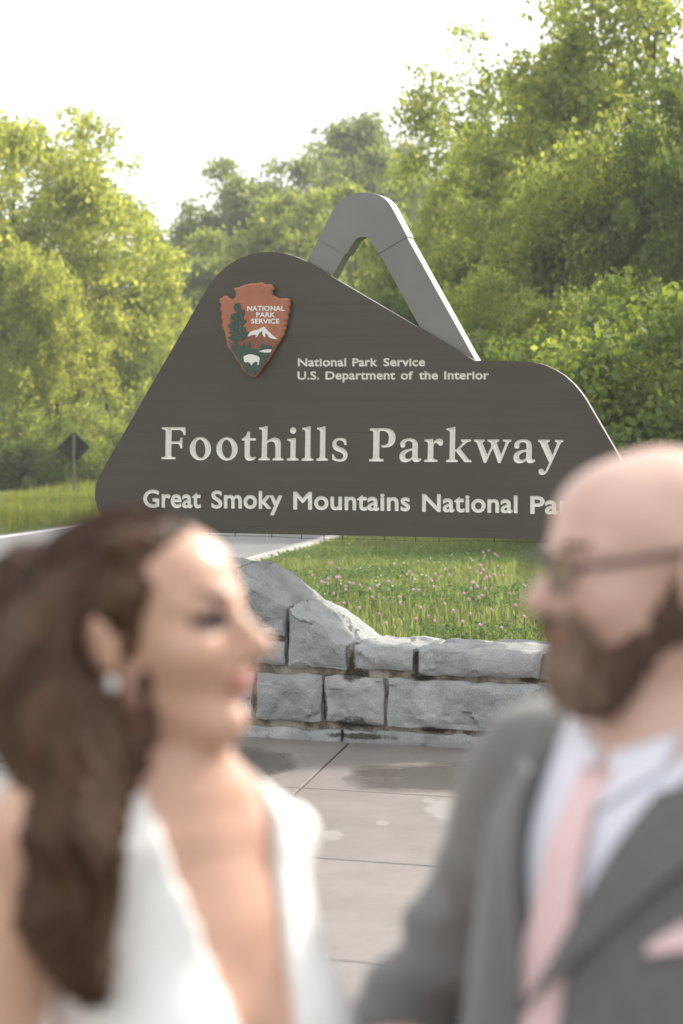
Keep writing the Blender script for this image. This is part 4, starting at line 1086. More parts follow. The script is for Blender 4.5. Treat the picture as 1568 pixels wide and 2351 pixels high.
fc = [(rp.uniform(680, 1230), rp.uniform(1270, 1430)) for _ in range(7)]
for i in range(45):
    flower(rp.gauss(fc[i % 7][0], 26), rp.gauss(fc[i % 7][1], 12), B_P[i % 3], 'clover_blossom', 'small pink clover blossom on a thin stem in the lawn behind the wall', 'pink clover blossoms in the lawn', (.13, .17, .22)[i % 3])
for i in range(40):
    flower(rp.gauss(930, 110), rp.gauss(1300, 28), B_W, 'white_clover', 'tiny white clover head low in the lawn behind the wall', 'white clover heads in the lawn', .10)
# seeding grass stalks by the wall
M['stalk'] = simple('grass_stalk', (.20, .21, .07), .8)
def stalk_mesh(h, seed):
    rnd = random.Random(seed); mb = MB()
    mb.tube([(0, 0, -.03), (.01, .005, h * .5), (.03, .01, h)], [.0025, .002, .001], 4)
    for k in range(16):
        t = .62 + .36 * k / 16; c = Vector((.03 * t, .01 * t, h * t)); d = Vector((rnd.uniform(-1, 1), rnd.uniform(-1, 1), rnd.uniform(.3, 1))).normalized() * h * .13 * (1.15 - t)
        mb.tube([c, c + d], [.0012, .0026], 3, cap=False)
    return mesh_py('seed_stalk', mb.V, mb.F)
ST = [stalk_mesh(.42, 1), stalk_mesh(.34, 2), stalk_mesh(.55, 3)]
for me in ST: me.materials.append(M['stalk'])
spots = [(1130, 1440, 2), (1205, 1450, 0), (1225, 1446, 0), (1240, 1452, 1), (700, 1340, 1), (765, 1345, 0), (742, 1342, 1), (905, 1420, 1), (1010, 1450, 1), (1085, 1447, 1), (1180, 1452, 1), (1155, 1450, 0), (985, 1452, 1), (860, 1440, 1), (1252, 1440, 0)]
for i, (a, c, k) in enumerate(spots):
    s_ = rp.uniform(-.5, 2.2)
    p = on_z(a, c, .42); dwp = (p - WL) @ WB
    p = p + WB * max(0, .80 - dwp)
    o = bpy.data.objects.new('seed_stalk', ST[k]); COL.objects.link(o); o.location = (float(p[0]), float(p[1]), float(ground_h(p[0], p[1]))); o.rotation_euler = (0, 0, rp.uniform(0, 6))
    tag(o, 'thin seeding grass stalk standing in the lawn behind the wall', 'grass stalk', 'seeding grass stalks by the wall')

# ------------------------------------------------------------------ road signs
M['sign_back'] = simple('sign_back_metal', (.018, .015, .012), .7, 6, .2, spec=.2)
M['post'] = simple('post_metal', (.16, .14, .10), .6, 6, .2)
Yd = 64.0; Xd = tx(170, Yd); zd = float(ground_h(Xd, Yd))
ds = tag(empty('road_sign', (Xd, Yd, zd)), 'diamond-shaped road sign seen from its dark back, left of the road', 'road sign')
cz = CAMH + (HORIZ - 1027) / FPX * Yd - zd
r_ = .43
pl = MB(); c0 = [Vector((0, 0, r_)), Vector((r_, 0, 0)), Vector((0, 0, -r_)), Vector((-r_, 0, 0))]
P = []
for i in range(4):                                             # rounded corners
    a, c, d = c0[i - 1], c0[i], c0[(i + 1) % 4]
    for t in (.08, .04): P.append(c.lerp(a, t * (1.0)))
    for t in (.04, .08): P.append(c.lerp(d, t))
pl.prism([(p.x, 0, p.z + cz) for p in P], (0, .012, 0)); pl.build('sign_plate', M['sign_back'], ds)
pb = MB(); pb.prism([(-.035, -.045, -.3), (.035, -.045, -.3), (.035, -.045, cz + .36), (-.035, -.045, cz + .36)], (0, .042, 0)); pb.build('post', M['post'], ds)
Ys = 110.0; Xs = tx(279, Ys); zs_ = float(ground_h(Xs, Ys))
bs = tag(empty('roadside_sign', (Xs, Ys, zs_)), 'tiny brown rectangular sign far off beside the bend of the road', 'road sign')
c2 = CAMH + (HORIZ - 974) / FPX * Ys - zs_
mb = MB(); mb.prism([(-.27, 0, c2 - .15), (.27, 0, c2 - .15), (.27, 0, c2 + .15), (-.27, 0, c2 + .15)], (0, .04, 0)); mb.build('sign_plate', simple('brown_plate', (.09, .04, .025), .6, 5, .2), bs)
for s_ in (-.2, .2):
    mb = MB(); mb.prism([(s_ - .03, .042, -.3), (s_ + .03, .042, -.3), (s_ + .03, .042, c2 + .1), (s_ - .03, .042, c2 + .1)], (0, .05, 0)); mb.build('post', M['post'], bs)
# ================================================================== people: bodies grown from smooth distance fields
def ell(c, r, R=None, k=.02): return ('e', np.array(c, float), np.array(r, float), R, k)
def con(a, b, ra, rb, k=.02): return ('c', np.array(a, float), np.array(b, float), (ra, rb), k)
def sub(p): return ('-',) + p
def pdist(p, P):
    if p[0] == 'e':
        q_ = P - p[1]
        if p[3] is not None: q_ = q_ @ p[3]                    # world -> ellipsoid axes (columns)
        k0 = np.linalg.norm(q_ / p[2], axis=-1); k1 = np.linalg.norm(q_ / (p[2] ** 2), axis=-1)
        return k0 * (k0 - 1) / np.maximum(k1, 1e-9)
    ba = p[2] - p[1]; h = np.clip(((P - p[1]) @ ba) / max(ba @ ba, 1e-12), 0, 1)
    return np.linalg.norm(P - p[1] - h[..., None] * ba, axis=-1) - (p[3][0] + (p[3][1] - p[3][0]) * h)
def smin(a, b, k):
    h = np.clip(.5 + .5 * (b - a) / k, 0, 1); return b + (a - b) * h - k * h * (1 - h)
def pbox(p, grow):
    if p[0] == 'e': r = np.full(3, p[2].max()); return p[1] - r - grow, p[1] + r + grow
    r = max(p[3]); return np.minimum(p[1], p[2]) - r - grow, np.maximum(p[1], p[2]) + r + grow
def sdf_at(prims, P, inflate=0.0):
    d = np.full(P.shape[:-1], 1.0)
    for p in prims:
        if p[0] == '-': d = -smin(-d, pdist(p[1:], P), p[5])
        else: d = smin(d, pdist(p, P), p[4])
    return d - inflate
def sdf_grid(prims, h, inflate=0.0, clip=None, noise=None):
    pos = [p for p in prims if p[0] != '-']
    lo = np.min([pbox(p, inflate + 4 * h)[0] for p in pos], 0); hi = np.max([pbox(p, inflate + 4 * h)[1] for p in pos], 0)
    n = np.ceil((hi - lo) / h).astype(int) + 1
    ax = [lo[i] + h * np.arange(n[i]) for i in range(3)]
    D = np.full(n, 1.0, dtype=np.float32)
    for p in prims:
        neg = p[0] == '-'; pp_ = p[1:] if neg else p
        a, b = pbox(pp_, inflate + pp_[4] + 3 * h)
        i0 = np.clip(((a - lo) / h).astype(int), 0, n - 1); i1 = np.clip(((b - lo) / h).astype(int) + 2, 1, n)
        sl = tuple(slice(i0[k], i1[k]) for k in range(3))
        P = np.stack(np.meshgrid(*[ax[k][sl[k]] for k in range(3)], indexing='ij'), -1)
        d = pdist(pp_, P)
        D[sl] = -smin(-D[sl], d, pp_[4]) if neg else smin(D[sl], d, pp_[4])
    D = D - inflate
    if clip is not None or noise is not None:
        P = np.stack(np.meshgrid(*ax, indexing='ij'), -1)
        if noise is not None: D = D + noise(P)
        if clip is not None: D = np.maximum(D, clip(P))
    return lo, h, D
def surface_nets(lo, h, D):
    D = np.pad(D, 1, constant_values=1.0); lo = lo - h
    I = D < 0
    n = np.array(D.shape) - 1
    cnt = np.zeros(n, np.float32); acc = np.zeros((*n, 3), np.float32)
    for axis_ in range(3):
        o1, o2 = [k for k in range(3) if k != axis_]
        for b1 in (0, 1):
            for b2 in (0, 1):
                s0 = [None] * 3; s1 = [None] * 3
                s0[axis_] = slice(0, n[axis_]); s1[axis_] = slice(1, n[axis_] + 1)
                for o_, bb in ((o1, b1), (o2, b2)):
                    s0[o_] = slice(bb, n[o_] + bb); s1[o_] = slice(bb, n[o_] + bb)
                d0, d1 = D[tuple(s0)], D[tuple(s1)]
                c = (d0 < 0) != (d1 < 0)
                t = np.where(c, d0 / np.where(c, d0 - d1, 1), 0)
                cnt += c
                acc[..., axis_] += t; acc[..., o1] += c * b1; acc[..., o2] += c * b2
    act = cnt > 0
    vid = np.full(n, -1, np.int64); vid[act] = np.arange(act.sum())
    cell = np.argwhere(act)
    V = lo + h * (cell + acc[act] / cnt[act][:, None])
    F = []
    for axis_ in range(3):
        o1, o2 = [(1, 2), (2, 0), (0, 1)][axis_]
        s0 = [slice(None)] * 3; s1 = [slice(None)] * 3
        s0[axis_] = slice(0, D.shape[axis_] - 1); s1[axis_] = slice(1, D.shape[axis_])
        c = I[tuple(s0)] != I[tuple(s1)]
        e = np.argwhere(c)
        e = e[(e[:, o1] > 0) & (e[:, o2] > 0) & (e[:, o1] < n[o1]) & (e[:, o2] < n[o2])]
        ins = I[tuple(s0)][tuple(e.T)]
        def cv(a, b):
            q_ = e.copy(); q_[:, o1] -= a; q_[:, o2] -= b; return vid[tuple(q_.T)]
        qd = np.stack([cv(1, 1), cv(0, 1), cv(0, 0), cv(1, 0)], 1)
        qd[~ins] = qd[~ins][:, ::-1]
        F.append(qd)
    return V, np.concatenate(F)
def sdf_obj(name, prims, h, mat, parent=None, inflate=0.0, clip=None, noise=None, paint=None):
    V, F = surface_nets(*sdf_grid(prims, h, inflate, clip, noise))
    me = mesh_np(name, V, F, True)
    o = link(name, me, mat, parent)
    if paint is not None:
        cen = V[F].mean(1); mi = paint(cen).astype(np.int32)
        if len(me.polygons) == len(mi): me.polygons.foreach_set('material_index', mi)
    return o
def rotm(yaw, pitch=0.0, roll=0.0):
    return np.array(Matrix.Rotation(yaw, 3, 'Z') @ Matrix.Rotation(-pitch, 3, 'Y') @ Matrix.Rotation(roll, 3, 'X'))
def head_prims(C, R, s, female):
    """head facing its own +x; C is the point between the ears at eye level"""
    def X(p): return C + R @ (np.array(p, float) * s)
    def E(c, r, k=.02, rot=None): return ell(X(c), np.array(r) * s, R if rot is None else R @ rot, k * s)
    def Cn(a, b, ra, rb, k=.02): return con(X(a), X(b), ra * s, rb * s, k * s)
    j = .92 if female else 1.0
    P = [E((-.018, 0, .022), (.096, .076, .086)), E((.030, 0, -.020), (.062, .060 * j, .082), .03), E((.040, 0, .045), (.045, .056, .042), .03),
         Cn((-.005, .052 * j, -.062), (.058, .012, -.102), .022, .018 * j, .03), Cn((-.005, -.052 * j, -.062), (.058, -.012, -.102), .022, .018 * j, .03),
         E((.066, 0, -.103), (.021, .022 * j, .017), .02), E((.060, .038, -.030), (.024, .022, .022), .03), E((.060, -.038, -.030), (.024, .022, .022), .03),
         Cn((.084, 0, .012), (.116, 0, -.030), .0080, .0115, .012), E((.116, 0, -.033), (.012, .012, .011), .01), E((.098, .011, -.038), (.011, .007, .008), .008), E((.098, -.011, -.038), (.011, .007, .008), .008),
         E((.083, 0, -.052), (.013, .022, .012), .015), E((.092, 0, -.0605), (.009, .021, .006), .006), E((.090, 0, -.0715), (.009, .018, .0065), .006),
         sub(E((.100, .032, -.002), (.018, .018, .013), .012)), sub(E((.100, -.032, -.002), (.018, .018, .013), .012)),
         E((.073, .032, -.002), (.014, .014, .013), .006), E((.073, -.032, -.002), (.014, .014, .013), .006),
         Cn((.086, .012, .018), (.066, .050, .016), .009, .008, .015), Cn((.086, -.012, .018), (.066, -.050, .016), .009, .008, .015)]
    er = np.array(Matrix.Rotation(math.radians(-12), 3, 'Y'))
    for sd in (1, -1):
        P += [E((-.012, .084 * sd, -.012), (.021, .010, .034), .007, er @ np.array(Matrix.Rotation(math.radians(18 * sd), 3, 'Z'))), sub(E((-.007, .098 * sd, -.009), (.011, .007, .018), .005, er))]
    return P
def hand_prims(w, d, n, thumb, s=1.0, curl=.5):
    """w wrist, d pointing direction, n out of the back of the hand, thumb side vector"""
    d = d / np.linalg.norm(d); n = n - (n @ d) * d; n /= np.linalg.norm(n); t = thumb - (thumb @ d) * d - (thumb @ n) * n; t /= np.linalg.norm(t)
    R = np.stack([d, t, n], 1)
    P = [ell(w + d * .048 * s, np.array([.050, .040, .015]) * s, R, .012), con(w - d * .01, w + d * .02 * s, .026 * s, .026 * s, .02)]
    for i, (off, ln) in enumerate(((.030, .070), (.010, .078), (-.010, .073), (-.029, .058))):
        a = w + d * .088 * s + t * off * s
        d1 = d * math.cos(curl * .6) - n * math.sin(curl * .6); d2 = d * math.cos(curl * 1.7) - n * math.sin(curl * 1.7)
        b = a + d1 * ln * .5 * s; c = b + d2 * ln * .5 * s
        P += [con(a - d * .015, b, .0095 * s, .0085 * s, .006), con(b, c, .0085 * s, .0068 * s, .004)]
    a = w + d * .025 * s + t * .032 * s; b = a + (d * .65 + t * .7 - n * .2) * .036 * s; c = b + (d * .9 + t * .3 - n * .35) * .030 * s
    P += [con(a, b, .0135 * s, .011 * s, .01), con(b, c, .011 * s, .0085 * s, .004)]
    return P
def skin_mat(name, col, sss=.12):
    m, nt, b = mat_new(name)
    geo = N(nt, 'ShaderNodeNewGeometry')
    n1 = N(nt, 'ShaderNodeTexNoise', Scale=14.0, Detail=5.0); nt.links.new(geo.outputs['Position'], n1.inputs['Vector'])
    r1 = ramp(nt, n1.outputs['Fac'], [(.3, tuple(c * .9 for c in col)), (.7, tuple(min(1, c * 1.08) for c in col))])
    nt.links.new(r1.outputs[0], b.inputs['Base Color']); b.inputs['Roughness'].default_value = .38
    b.inputs['Subsurface Weight'].default_value = sss; b.inputs['Subsurface Radius'].default_value = (1, .35, .2); b.inputs['Subsurface Scale'].default_value = .012
    return m
M['skin_w'] = skin_mat('skin_woman', (.57, .345, .255)); M['skin_m'] = skin_mat('skin_man', (.60, .40, .33))
M['lips'] = simple('lips', (.46, .20, .18), .4); M['lips_m'] = simple('lips_man', (.40, .18, .16), .5)
M['brow_w'] = simple('eyebrow_brown', (.055, .032, .022), .8); M['eye_dark'] = simple('eye_makeup', (.05, .03, .028), .5)
M['hair_w'] = simple('hair_dark_brown', (.060, .030, .015), .5, 26, .6, .5, bscale=90, stretch=(1, 1, .15), spec=.22)
M['beard'] = simple('beard_brown', (.105, .058, .038), .75, 40, .5, .8, bscale=200)
M['satin'] = simple('dress_white_crepe', (.80, .79, .78), .55, 8, .03, .05)
M['suit'] = simple('suit_grey_wool', (.120, .120, .120), .80, 60, .12, .15, bscale=700, sheen=.25)
M['suit_dark'] = simple('suit_seam', (.030, .026, .026), .8)
M['shirt'] = simple('shirt_white', (.74, .75, .83), .7, 20, .03, .1)
M['tie'] = simple('tie_pink', (.74, .535, .55), .5, 90, .08, .1)
M['pearl'] = simple('pearl', (.80, .78, .74), .25)
M['glass_frame'] = simple('glasses_frame', (.035, .030, .028), .35)
m, nt, b = mat_new('spectacle_glass'); b.inputs['Transmission Weight'].default_value = 1.0; b.inputs['Roughness'].default_value = .02; b.inputs['IOR'].default_value = 1.06; M['lens'] = m
M['eyeball'] = simple('eye_white', (.7, .68, .66), .2); M['shoe'] = simple('shoe_leather', (.02, .016, .014), .3)

class Frame:
    """a figure's own frame: origin on the ground below the neck, +x where the chest faces"""
    def __init__(s, X, Y, heading): s.o = np.array([X, Y, 0.0]); s.a = heading; s.R = np.array(Matrix.Rotation(heading, 3, 'Z'))
    def L(s, p): return s.R.T @ (np.array(p, float) - s.o)     # world -> own
    def Ld(s, d): return s.R.T @ np.array(d, float)
    def W(s, p): return s.R @ np.array(p, float) + s.o
def proj_patch(prims, inflate, f, ns, nt_, off, thick, name, mat, parent, x_from=.5):
    """sheet laid on the front of a distance field: f(s, t) gives (y, z), pushed on along -x"""
    S, T = np.meshgrid(np.linspace(0, 1, ns), np.linspace(0, 1, nt_), indexing='ij')
    YZ = np.array([[f(a, c) for a, c in zip(r1, r2)] for r1, r2 in zip(S, T)])
    P = np.concatenate([np.full((ns, nt_, 1), x_from), YZ], -1)
    for _ in range(90):
        d = sdf_at(prims, P, inflate) - off
        P[..., 0] -= np.clip(d, -.02, .03) * .8
        P[..., 0] = np.maximum(P[..., 0], -.3)
    P2 = P.copy(); P[..., 0] += thick
    V = np.concatenate([P.reshape(-1, 3), P2.reshape(-1, 3)])
    ix_ = np.arange(ns * nt_).reshape(ns, nt_); F = []
    q1 = np.stack([ix_[:-1, :-1], ix_[1:, :-1], ix_[1:, 1:], ix_[:-1, 1:]], -1).reshape(-1, 4); F.append(q1); F.append(q1[:, ::-1] + ns * nt_)
    rim = np.concatenate([ix_[:, 0], ix_[-1, 1:], ix_[-2::-1, -1], ix_[0, -2:0:-1]]); r2 = np.roll(rim, -1)
    F.append(np.stack([rim, r2, r2 + ns * nt_, rim + ns * nt_], 1))
    return link(name, mesh_np(name, V, np.concatenate(F), True), mat, parent)
PXM = FPX / 2.4

# ------------------------------------------------------------------ woman
WF = Frame(-.166, 2.40, -math.radians(47))
HCw = WF.L(at(351, 1437, 2.40)); HRw = WF.R.T @ rotm(-math.radians(25), math.radians(8))
Hw = head_prims(HCw, HRw, 1.0, True)
def hw(p): return HCw + HRw @ np.array(p, float)
nb = np.array([.005, 0, 1.425])
neck_w = [con(hw((-.022, 0, -.055)), nb, .047, .047, .03), con(nb, nb + np.array([-.01, 0, -.05]), .05, .06, .03)]
RS, LS = np.array([.0, -.168, 1.405]), np.array([.0, .088, 1.365])
torso_w = [ell((.012, 0, 1.235), (.098, .138, .175), None, .05), ell((.080, .066, 1.185), (.058, .062, .064), None, .05), ell((.080, -.066, 1.185), (.058, .062, .064), None, .05), ell((0, 0, 1.03), (.088, .112, .14), None, .06), ell((-.012, 0, .88), (.118, .165, .15), None, .06),
           con(RS, nb + np.array([-.005, -.04, -.005]), .046, .040, .05), con(LS, nb + np.array([-.005, .04, -.005]), .044, .040, .05), con((.03, -.13, 1.385), (.045, -.01, 1.385), .016, .014, .03), con((.03, .13, 1.375), (.045, .01, 1.385), .016, .014, .03)]
# arms: right arm hangs forward, left arm reaches to the man's sleeve
REl = RS + np.array([-.03, -.045, -.27]); RWr = REl + np.array([.17, .05, -.15])
LEl = LS + np.array([-.07, .0, -.26]); LWr = WF.L(at(905, 2420, 2.56))
LWr = LEl + (LWr - LEl) / np.linalg.norm(LWr - LEl) * min(.25, np.linalg.norm(LWr - LEl))
arms_w = [con(RS, REl, .046, .036, .03), con(REl, RWr, .036, .024, .02), con(LS, LEl, .044, .034, .03), con(LEl, LWr, .034, .024, .02)]
hands_w = hand_prims(RWr, RWr - REl, np.array([.2, -.8, .4]), np.array([.2, .2, 1.]), .92, .5) + hand_prims(LWr, LWr - LEl, np.array([0, 0, 1.]), np.array([.2, -1., 0]), .92, .35)
legs_w = [con((0, .08, .85), (.01, .085, .47), .082, .055, .04), con((.01, .085, .47), (-.01, .085, .10), .052, .036, .03), con((0, -.08, .85), (.01, -.085, .47), .082, .055, .04), con((.01, -.085, .47), (-.01, -.085, .10), .052, .036, .03),
          con((-.02, .085, .085), (.12, .09, .025), .032, .022, .03), con((-.02, -.085, .085), (.12, -.09, .025), .032, .022, .03)]
def paint_w(c):
    q_ = (c - HCw) @ HRw
    mi = np.zeros(len(c), int)
    mi[(np.abs(q_[:, 2] + .066) < .0105) & (q_[:, 0] > .086) & (np.abs(q_[:, 1]) < .021)] = 1
    arch = .0165 + .010 * np.clip(np.abs(q_[:, 1]) / .05, 0, 1)
    mi[(np.abs(q_[:, 2] - arch) < .0042) & (q_[:, 0] > .055) & (np.abs(q_[:, 1]) > .013) & (np.abs(q_[:, 1]) < .050)] = 2
    e = np.hypot((np.abs(q_[:, 1]) - .033) / .021, (q_[:, 2] + .001) / .011)
    mi[(e < 1) & (q_[:, 0] > .06)] = 3
    return mi
woman = sdf_obj('person', Hw + neck_w + torso_w + arms_w + hands_w + legs_w, .006, [M['skin_w'], M['lips'], M['brow_w'], M['eye_dark']], paint=paint_w)
woman.location = tuple(WF.o); woman.rotation_euler = (0, 0, WF.a)
tag(woman, 'woman in white V-neck gown with long wavy brown hair, facing right', 'person')
# gown
def gown_clip(P):
    y, z, x = P[..., 1], P[..., 2], P[..., 0]
    wv = .066 * (z - 1.05) / .35 + .006
    v = np.minimum(wv - np.abs(y - .004), x + .055 - (1.42 - z) * .25)       # open V in front
    back = np.minimum(.088 * (z - 1.20) / .2 - np.abs(y), -x - .0)
    side = np.abs(y) - (np.where(y > 0, .215, .128) + np.clip(1.40 - z, 0, 1) * .30)                # shoulder straps, no sleeves
    return np.maximum(np.maximum(v, np.maximum(back, z - 1.452)), np.where(z > 1.27, side, -1))
torso_g = torso_w + [con((.015, .072, 1.372), (.03, .118, 1.17), .026, .050, .04), con((.03, .118, 1.17), (.01, .140, .98), .050, .03, .04)]
skirt = [con((0, 0, .93), (-.02, 0, .16), .165, .30, .05)]
gown = sdf_obj('dress', torso_g + skirt, .006, M['satin'], woman, inflate=.011, clip=lambda P: np.maximum(gown_clip(P), .012 - P[..., 2]),
               noise=lambda P: np.where(P[..., 2] < .95, .012 * np.sin(np.arctan2(P[..., 1], P[..., 0]) * 13) * np.clip((.95 - P[..., 2]) / .7, 0, 1), 0))
# eyes, earring
for sd in (1, -1):
    mb = MB(); c = hw((.0775, .032 * sd, -.002)); d = HRw @ np.array([1., 0, 0])
    mb.tube([c + d * t for t in (-.004, 0, .005, .0085, .0102)], [.0088, .0092, .0078, .0046, .001], 12); mb.build('eye', M['eye_dark'], woman, True)
    mb = MB(); c = hw((-.002, .090 * sd, -.050))
    mb.tube([c + np.array([0, 0, t]) for t in (-.0088, -.006, 0, .006, .0088)], [.001, .005, .0072, .005, .001], 12); mb.build('earring', M['pearl'], woman, True)
# hair
hairp = [ell(hw((-.034, 0, .018)), (.108, .087, .084), HRw, .03), ell(hw((-.085, 0, -.03)), (.060, .075, .075), HRw, .04), ell(hw((.010, -.01, .080)), (.050, .060, .022), HRw, .03),
         ell(hw((-.128, .01, .055)), (.036, .045, .030), HRw, .03), con(hw((.020, -.074, .035)), hw((.004, -.078, -.020)), .017, .010, .02), con(hw((.020, .074, .035)), hw((.004, .078, -.06)), .017, .010, .02)]
lock = [(125, 1545, 2.33, .040), (145, 1650, 2.31, .050), (172, 1760, 2.29, .050), (185, 1850, 2.27, .040), (160, 1940, 2.25, .043), (182, 2030, 2.245, .034), (150, 2105, 2.24, .038), (176, 2180, 2.235, .027), (200, 2245, 2.23, .018), (225, 2300, 2.23, .007)]
LK = [(WF.L(at(a, c, Y)), r) for a, c, Y, r in lock]
hairp += [con(LK[i][0], LK[i + 1][0], LK[i][1], LK[i + 1][1], .025) for i in range(len(LK) - 1)]
hairp += [con(WF.L(at(120, 1480, 2.36)), WF.L(at(90, 1640, 2.33)), .05, .045, .04), con(WF.L(at(90, 1640, 2.33)), WF.L(at(115, 1780, 2.30)), .042, .024, .03), con(WF.L(at(60, 1330, 2.42)), WF.L(at(25, 1500, 2.40)), .035, .03, .03), con(WF.L(at(330, 1540, 2.32)), WF.L(at(345, 1700, 2.31)), .006, .005, .01), con(WF.L(at(345, 1700, 2.31)), WF.L(at(300, 1800, 2.30)), .005, .010, .01)]
hairp.append(sub(ell(hw((.098, 0, -.020)), (.084, .118, .094), HRw, .015)))
hairp.append(sub(ell(hw((-.006, -.092, -.026)), (.032, .026, .040), HRw, .012)))
def hair_noise(P):
    return .0035 * np.sin(P[..., 1] * 260 + 9 * np.sin(P[..., 2] * 22)) + .003 * np.sin(P[..., 0] * 330 + 7 * np.sin(P[..., 2] * 17 + 1))
hair = sdf_obj('hair', hairp, .006, M['hair_w'], woman, noise=hair_noise)
sr = random.Random(3); smb = MB()
for k in range(170):                                           # loose strands over the fall of hair
    a0 = sr.uniform(0, 6.28); f0 = sr.uniform(.75, 1.08); ph = sr.uniform(0, 6.28); st = sr.randint(0, 2); en = sr.randint(6, 9)
    pts = []
    for i in range(st * 3, en * 3 + 1):
        t = i / 3; j = min(int(t), len(LK) - 2); u = t - j
        c = LK[j][0] * (1 - u) + LK[j + 1][0] * u; r = LK[j][1] * (1 - u) + LK[j + 1][1] * u
        aa = a0 + .5 * math.sin(t * .9 + ph)
        pts.append(c + np.array([math.cos(aa), math.sin(aa), 0]) * (r * f0 + .004))
    smb.tube(pts, .0014, 3, cap=False)
for k in range(150):                                           # strands combed back over the crown
    y0 = sr.uniform(-.07, .07); pts = []
    for i in range(9):
        t = i / 8; x = .055 - t * .19; z2_ = 1 - ((x + .030) / .114) ** 2 - (y0 / .091) ** 2
        if z2_ > 0: pts.append(hw((x, y0 * (1 - .2 * t), .024 + .096 * math.sqrt(z2_) + sr.uniform(-.001, .002))))
    if len(pts) > 2: smb.tube(pts, .0012, 3, cap=False)
smb.build('hair_strands', M['hair_w'], woman)['kind'] = 'stuff'

# ------------------------------------------------------------------ man
MF = Frame(.325, 2.42, math.pi + math.radians(41))
HCm = MF.L(at(1486, 1285, 2.40)); HRm = MF.R.T @ rotm(math.pi + math.radians(18), math.radians(-3))
Hm = head_prims(HCm, HRm, 1.03, False)
def hm(p): return HCm + HRm @ (np.array(p, float) * 1.05)
nm = np.array([.0, 0, 1.478])
neck_m = [con(hm((-.022, 0, -.05)), nm, .058, .062, .03), con(nm, nm + np.array([-.01, 0, -.05]), .066, .08, .03)]
MRS, MLS = np.array([-.01, -.185, 1.405]), np.array([-.01, .185, 1.405])
torso_m = [ell((.020, 0, 1.275), (.128, .180, .20), None, .06), ell((.055, 0, 1.08), (.150, .175, .20), None, .08), ell((.0, 0, .93), (.130, .172, .14), None, .06), con(MRS, MLS, .058, .058, .06),
           con(nm + np.array([-.02, -.03, 0]), MRS + np.array([0, .03, .02]), .046, .046, .05), con(nm + np.array([-.02, .03, 0]), MLS + np.array([0, -.03, .02]), .046, .046, .05)]
MREl = MF.L(at(1045, 2290, 2.74)); MRWr = MF.L(at(770, 2490, 2.60))
MREl = MRS + (MREl - MRS) / np.linalg.norm(MREl - MRS) * .30
MRWr = MREl + (MRWr - MREl) / np.linalg.norm(MRWr - MREl) * .25
MLEl = MLS + np.array([.02, .05, -.28]); MLWr = MLEl + np.array([.20, -.06, -.12])
arms_m = [con(MRS, MREl, .056, .045, .04), con(MREl, MRWr, .043, .030, .03), con(MLS, MLEl, .056, .045, .04), con(MLEl, MLWr, .043, .030, .03)]
hands_m = hand_prims(MRWr, MRWr - MREl, np.array([-.3, -.6, .5]), np.array([.2, 0, 1.]), 1.05, .55) + hand_prims(MLWr, MLWr - MLEl, np.array([.1, .8, .4]), np.array([.2, -.2, 1.]), 1.05, .5)
legs_m = []
for sd in (1, -1):
    legs_m += [con((0, .092 * sd, .90), (.015, .10 * sd, .49), .088, .062, .04), con((.015, .10 * sd, .49), (-.015, .105 * sd, .10), .058, .042, .03), con((-.03, .105 * sd, .06), (.15, .115 * sd, .03), .042, .03, .03)]
def paint_m(c):
    q_ = ((c - HCm) @ HRm) / 1.05; mi = np.zeros(len(c), int)
    mi[(np.abs(q_[:, 2] + .066) < .010) & (q_[:, 0] > .086) & (np.abs(q_[:, 1]) < .020)] = 1
    mi[(np.abs(q_[:, 2] - .019) < .005) & (q_[:, 0] > .055) & (np.abs(q_[:, 1]) > .014) & (np.abs(q_[:, 1]) < .048)] = 2
    return mi
M['brow_m'] = simple('eyebrow_sandy', (.16, .095, .06), .8)
man = sdf_obj('person', Hm + neck_m + torso_m + arms_m + hands_m + legs_m, .006, [M['skin_m'], M['lips_m'], M['brow_m']], paint=paint_m)
man.location = tuple(MF.o); man.rotation_euler = (0, 0, MF.a)
tag(man, 'bald bearded man in grey suit, glasses and pink tie, facing left', 'person')
for sd in (1, -1):
    mb = MB(); c = hm((.0775, .032 * sd, -.002)); d = HRm @ np.array([1., 0, 0])
    mb.tube([c + d * t for t in (-.004, 0, .005, .0085, .0102)], [.0088, .0092, .0078, .0046, .001], 12); mb.build('eye', M['eye_dark'], man, True)
# beard
def EB(c, r, k=.02): return ell(hm(c), np.array(r) * 1.05, HRm, k)
beardp = [EB((.068, 0, -.106), (.036, .034, .036)), con(hm((-.004, .056, -.045)), hm((.058, .014, -.105)), .026, .030, .03), con(hm((-.004, -.056, -.045)), hm((.058, -.014, -.105)), .026, .030, .03), EB((.086, 0, -.051), (.013, .027, .007)),
          con(hm((-.006, .066, -.010)), hm((-.002, .060, -.05)), .010, .022, .02), con(hm((-.006, -.066, -.010)), hm((-.002, -.060, -.05)), .010, .022, .02), con(hm((.088, .024, -.054)), hm((.080, .022, -.09)), .012, .014, .02), con(hm((.088, -.024, -.054)), hm((.080, -.022, -.09)), .012, .014, .02),
          sub(EB((.105, 0, -.067), (.022, .018, .010), .008))]
M['beard_grey_sunlit'] = simple('beard_grizzled_sunlit', (.215, .145, .105), .8, 40, .35, .8, bscale=200)  # greyer beard front, with sunlight on the chin painted into the colour
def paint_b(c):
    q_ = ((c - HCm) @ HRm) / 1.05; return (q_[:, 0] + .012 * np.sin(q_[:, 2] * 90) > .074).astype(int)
sdf_obj('beard', beardp, .005, [M['beard'], M['beard_grey_sunlit']], man, paint=paint_b, noise=lambda P: .003 * np.sin(P[..., 0] * 420 + 5 * np.sin(P[..., 2] * 60)) + .0025 * np.sin(P[..., 1] * 500 + 4 * np.sin(P[..., 2] * 80)))
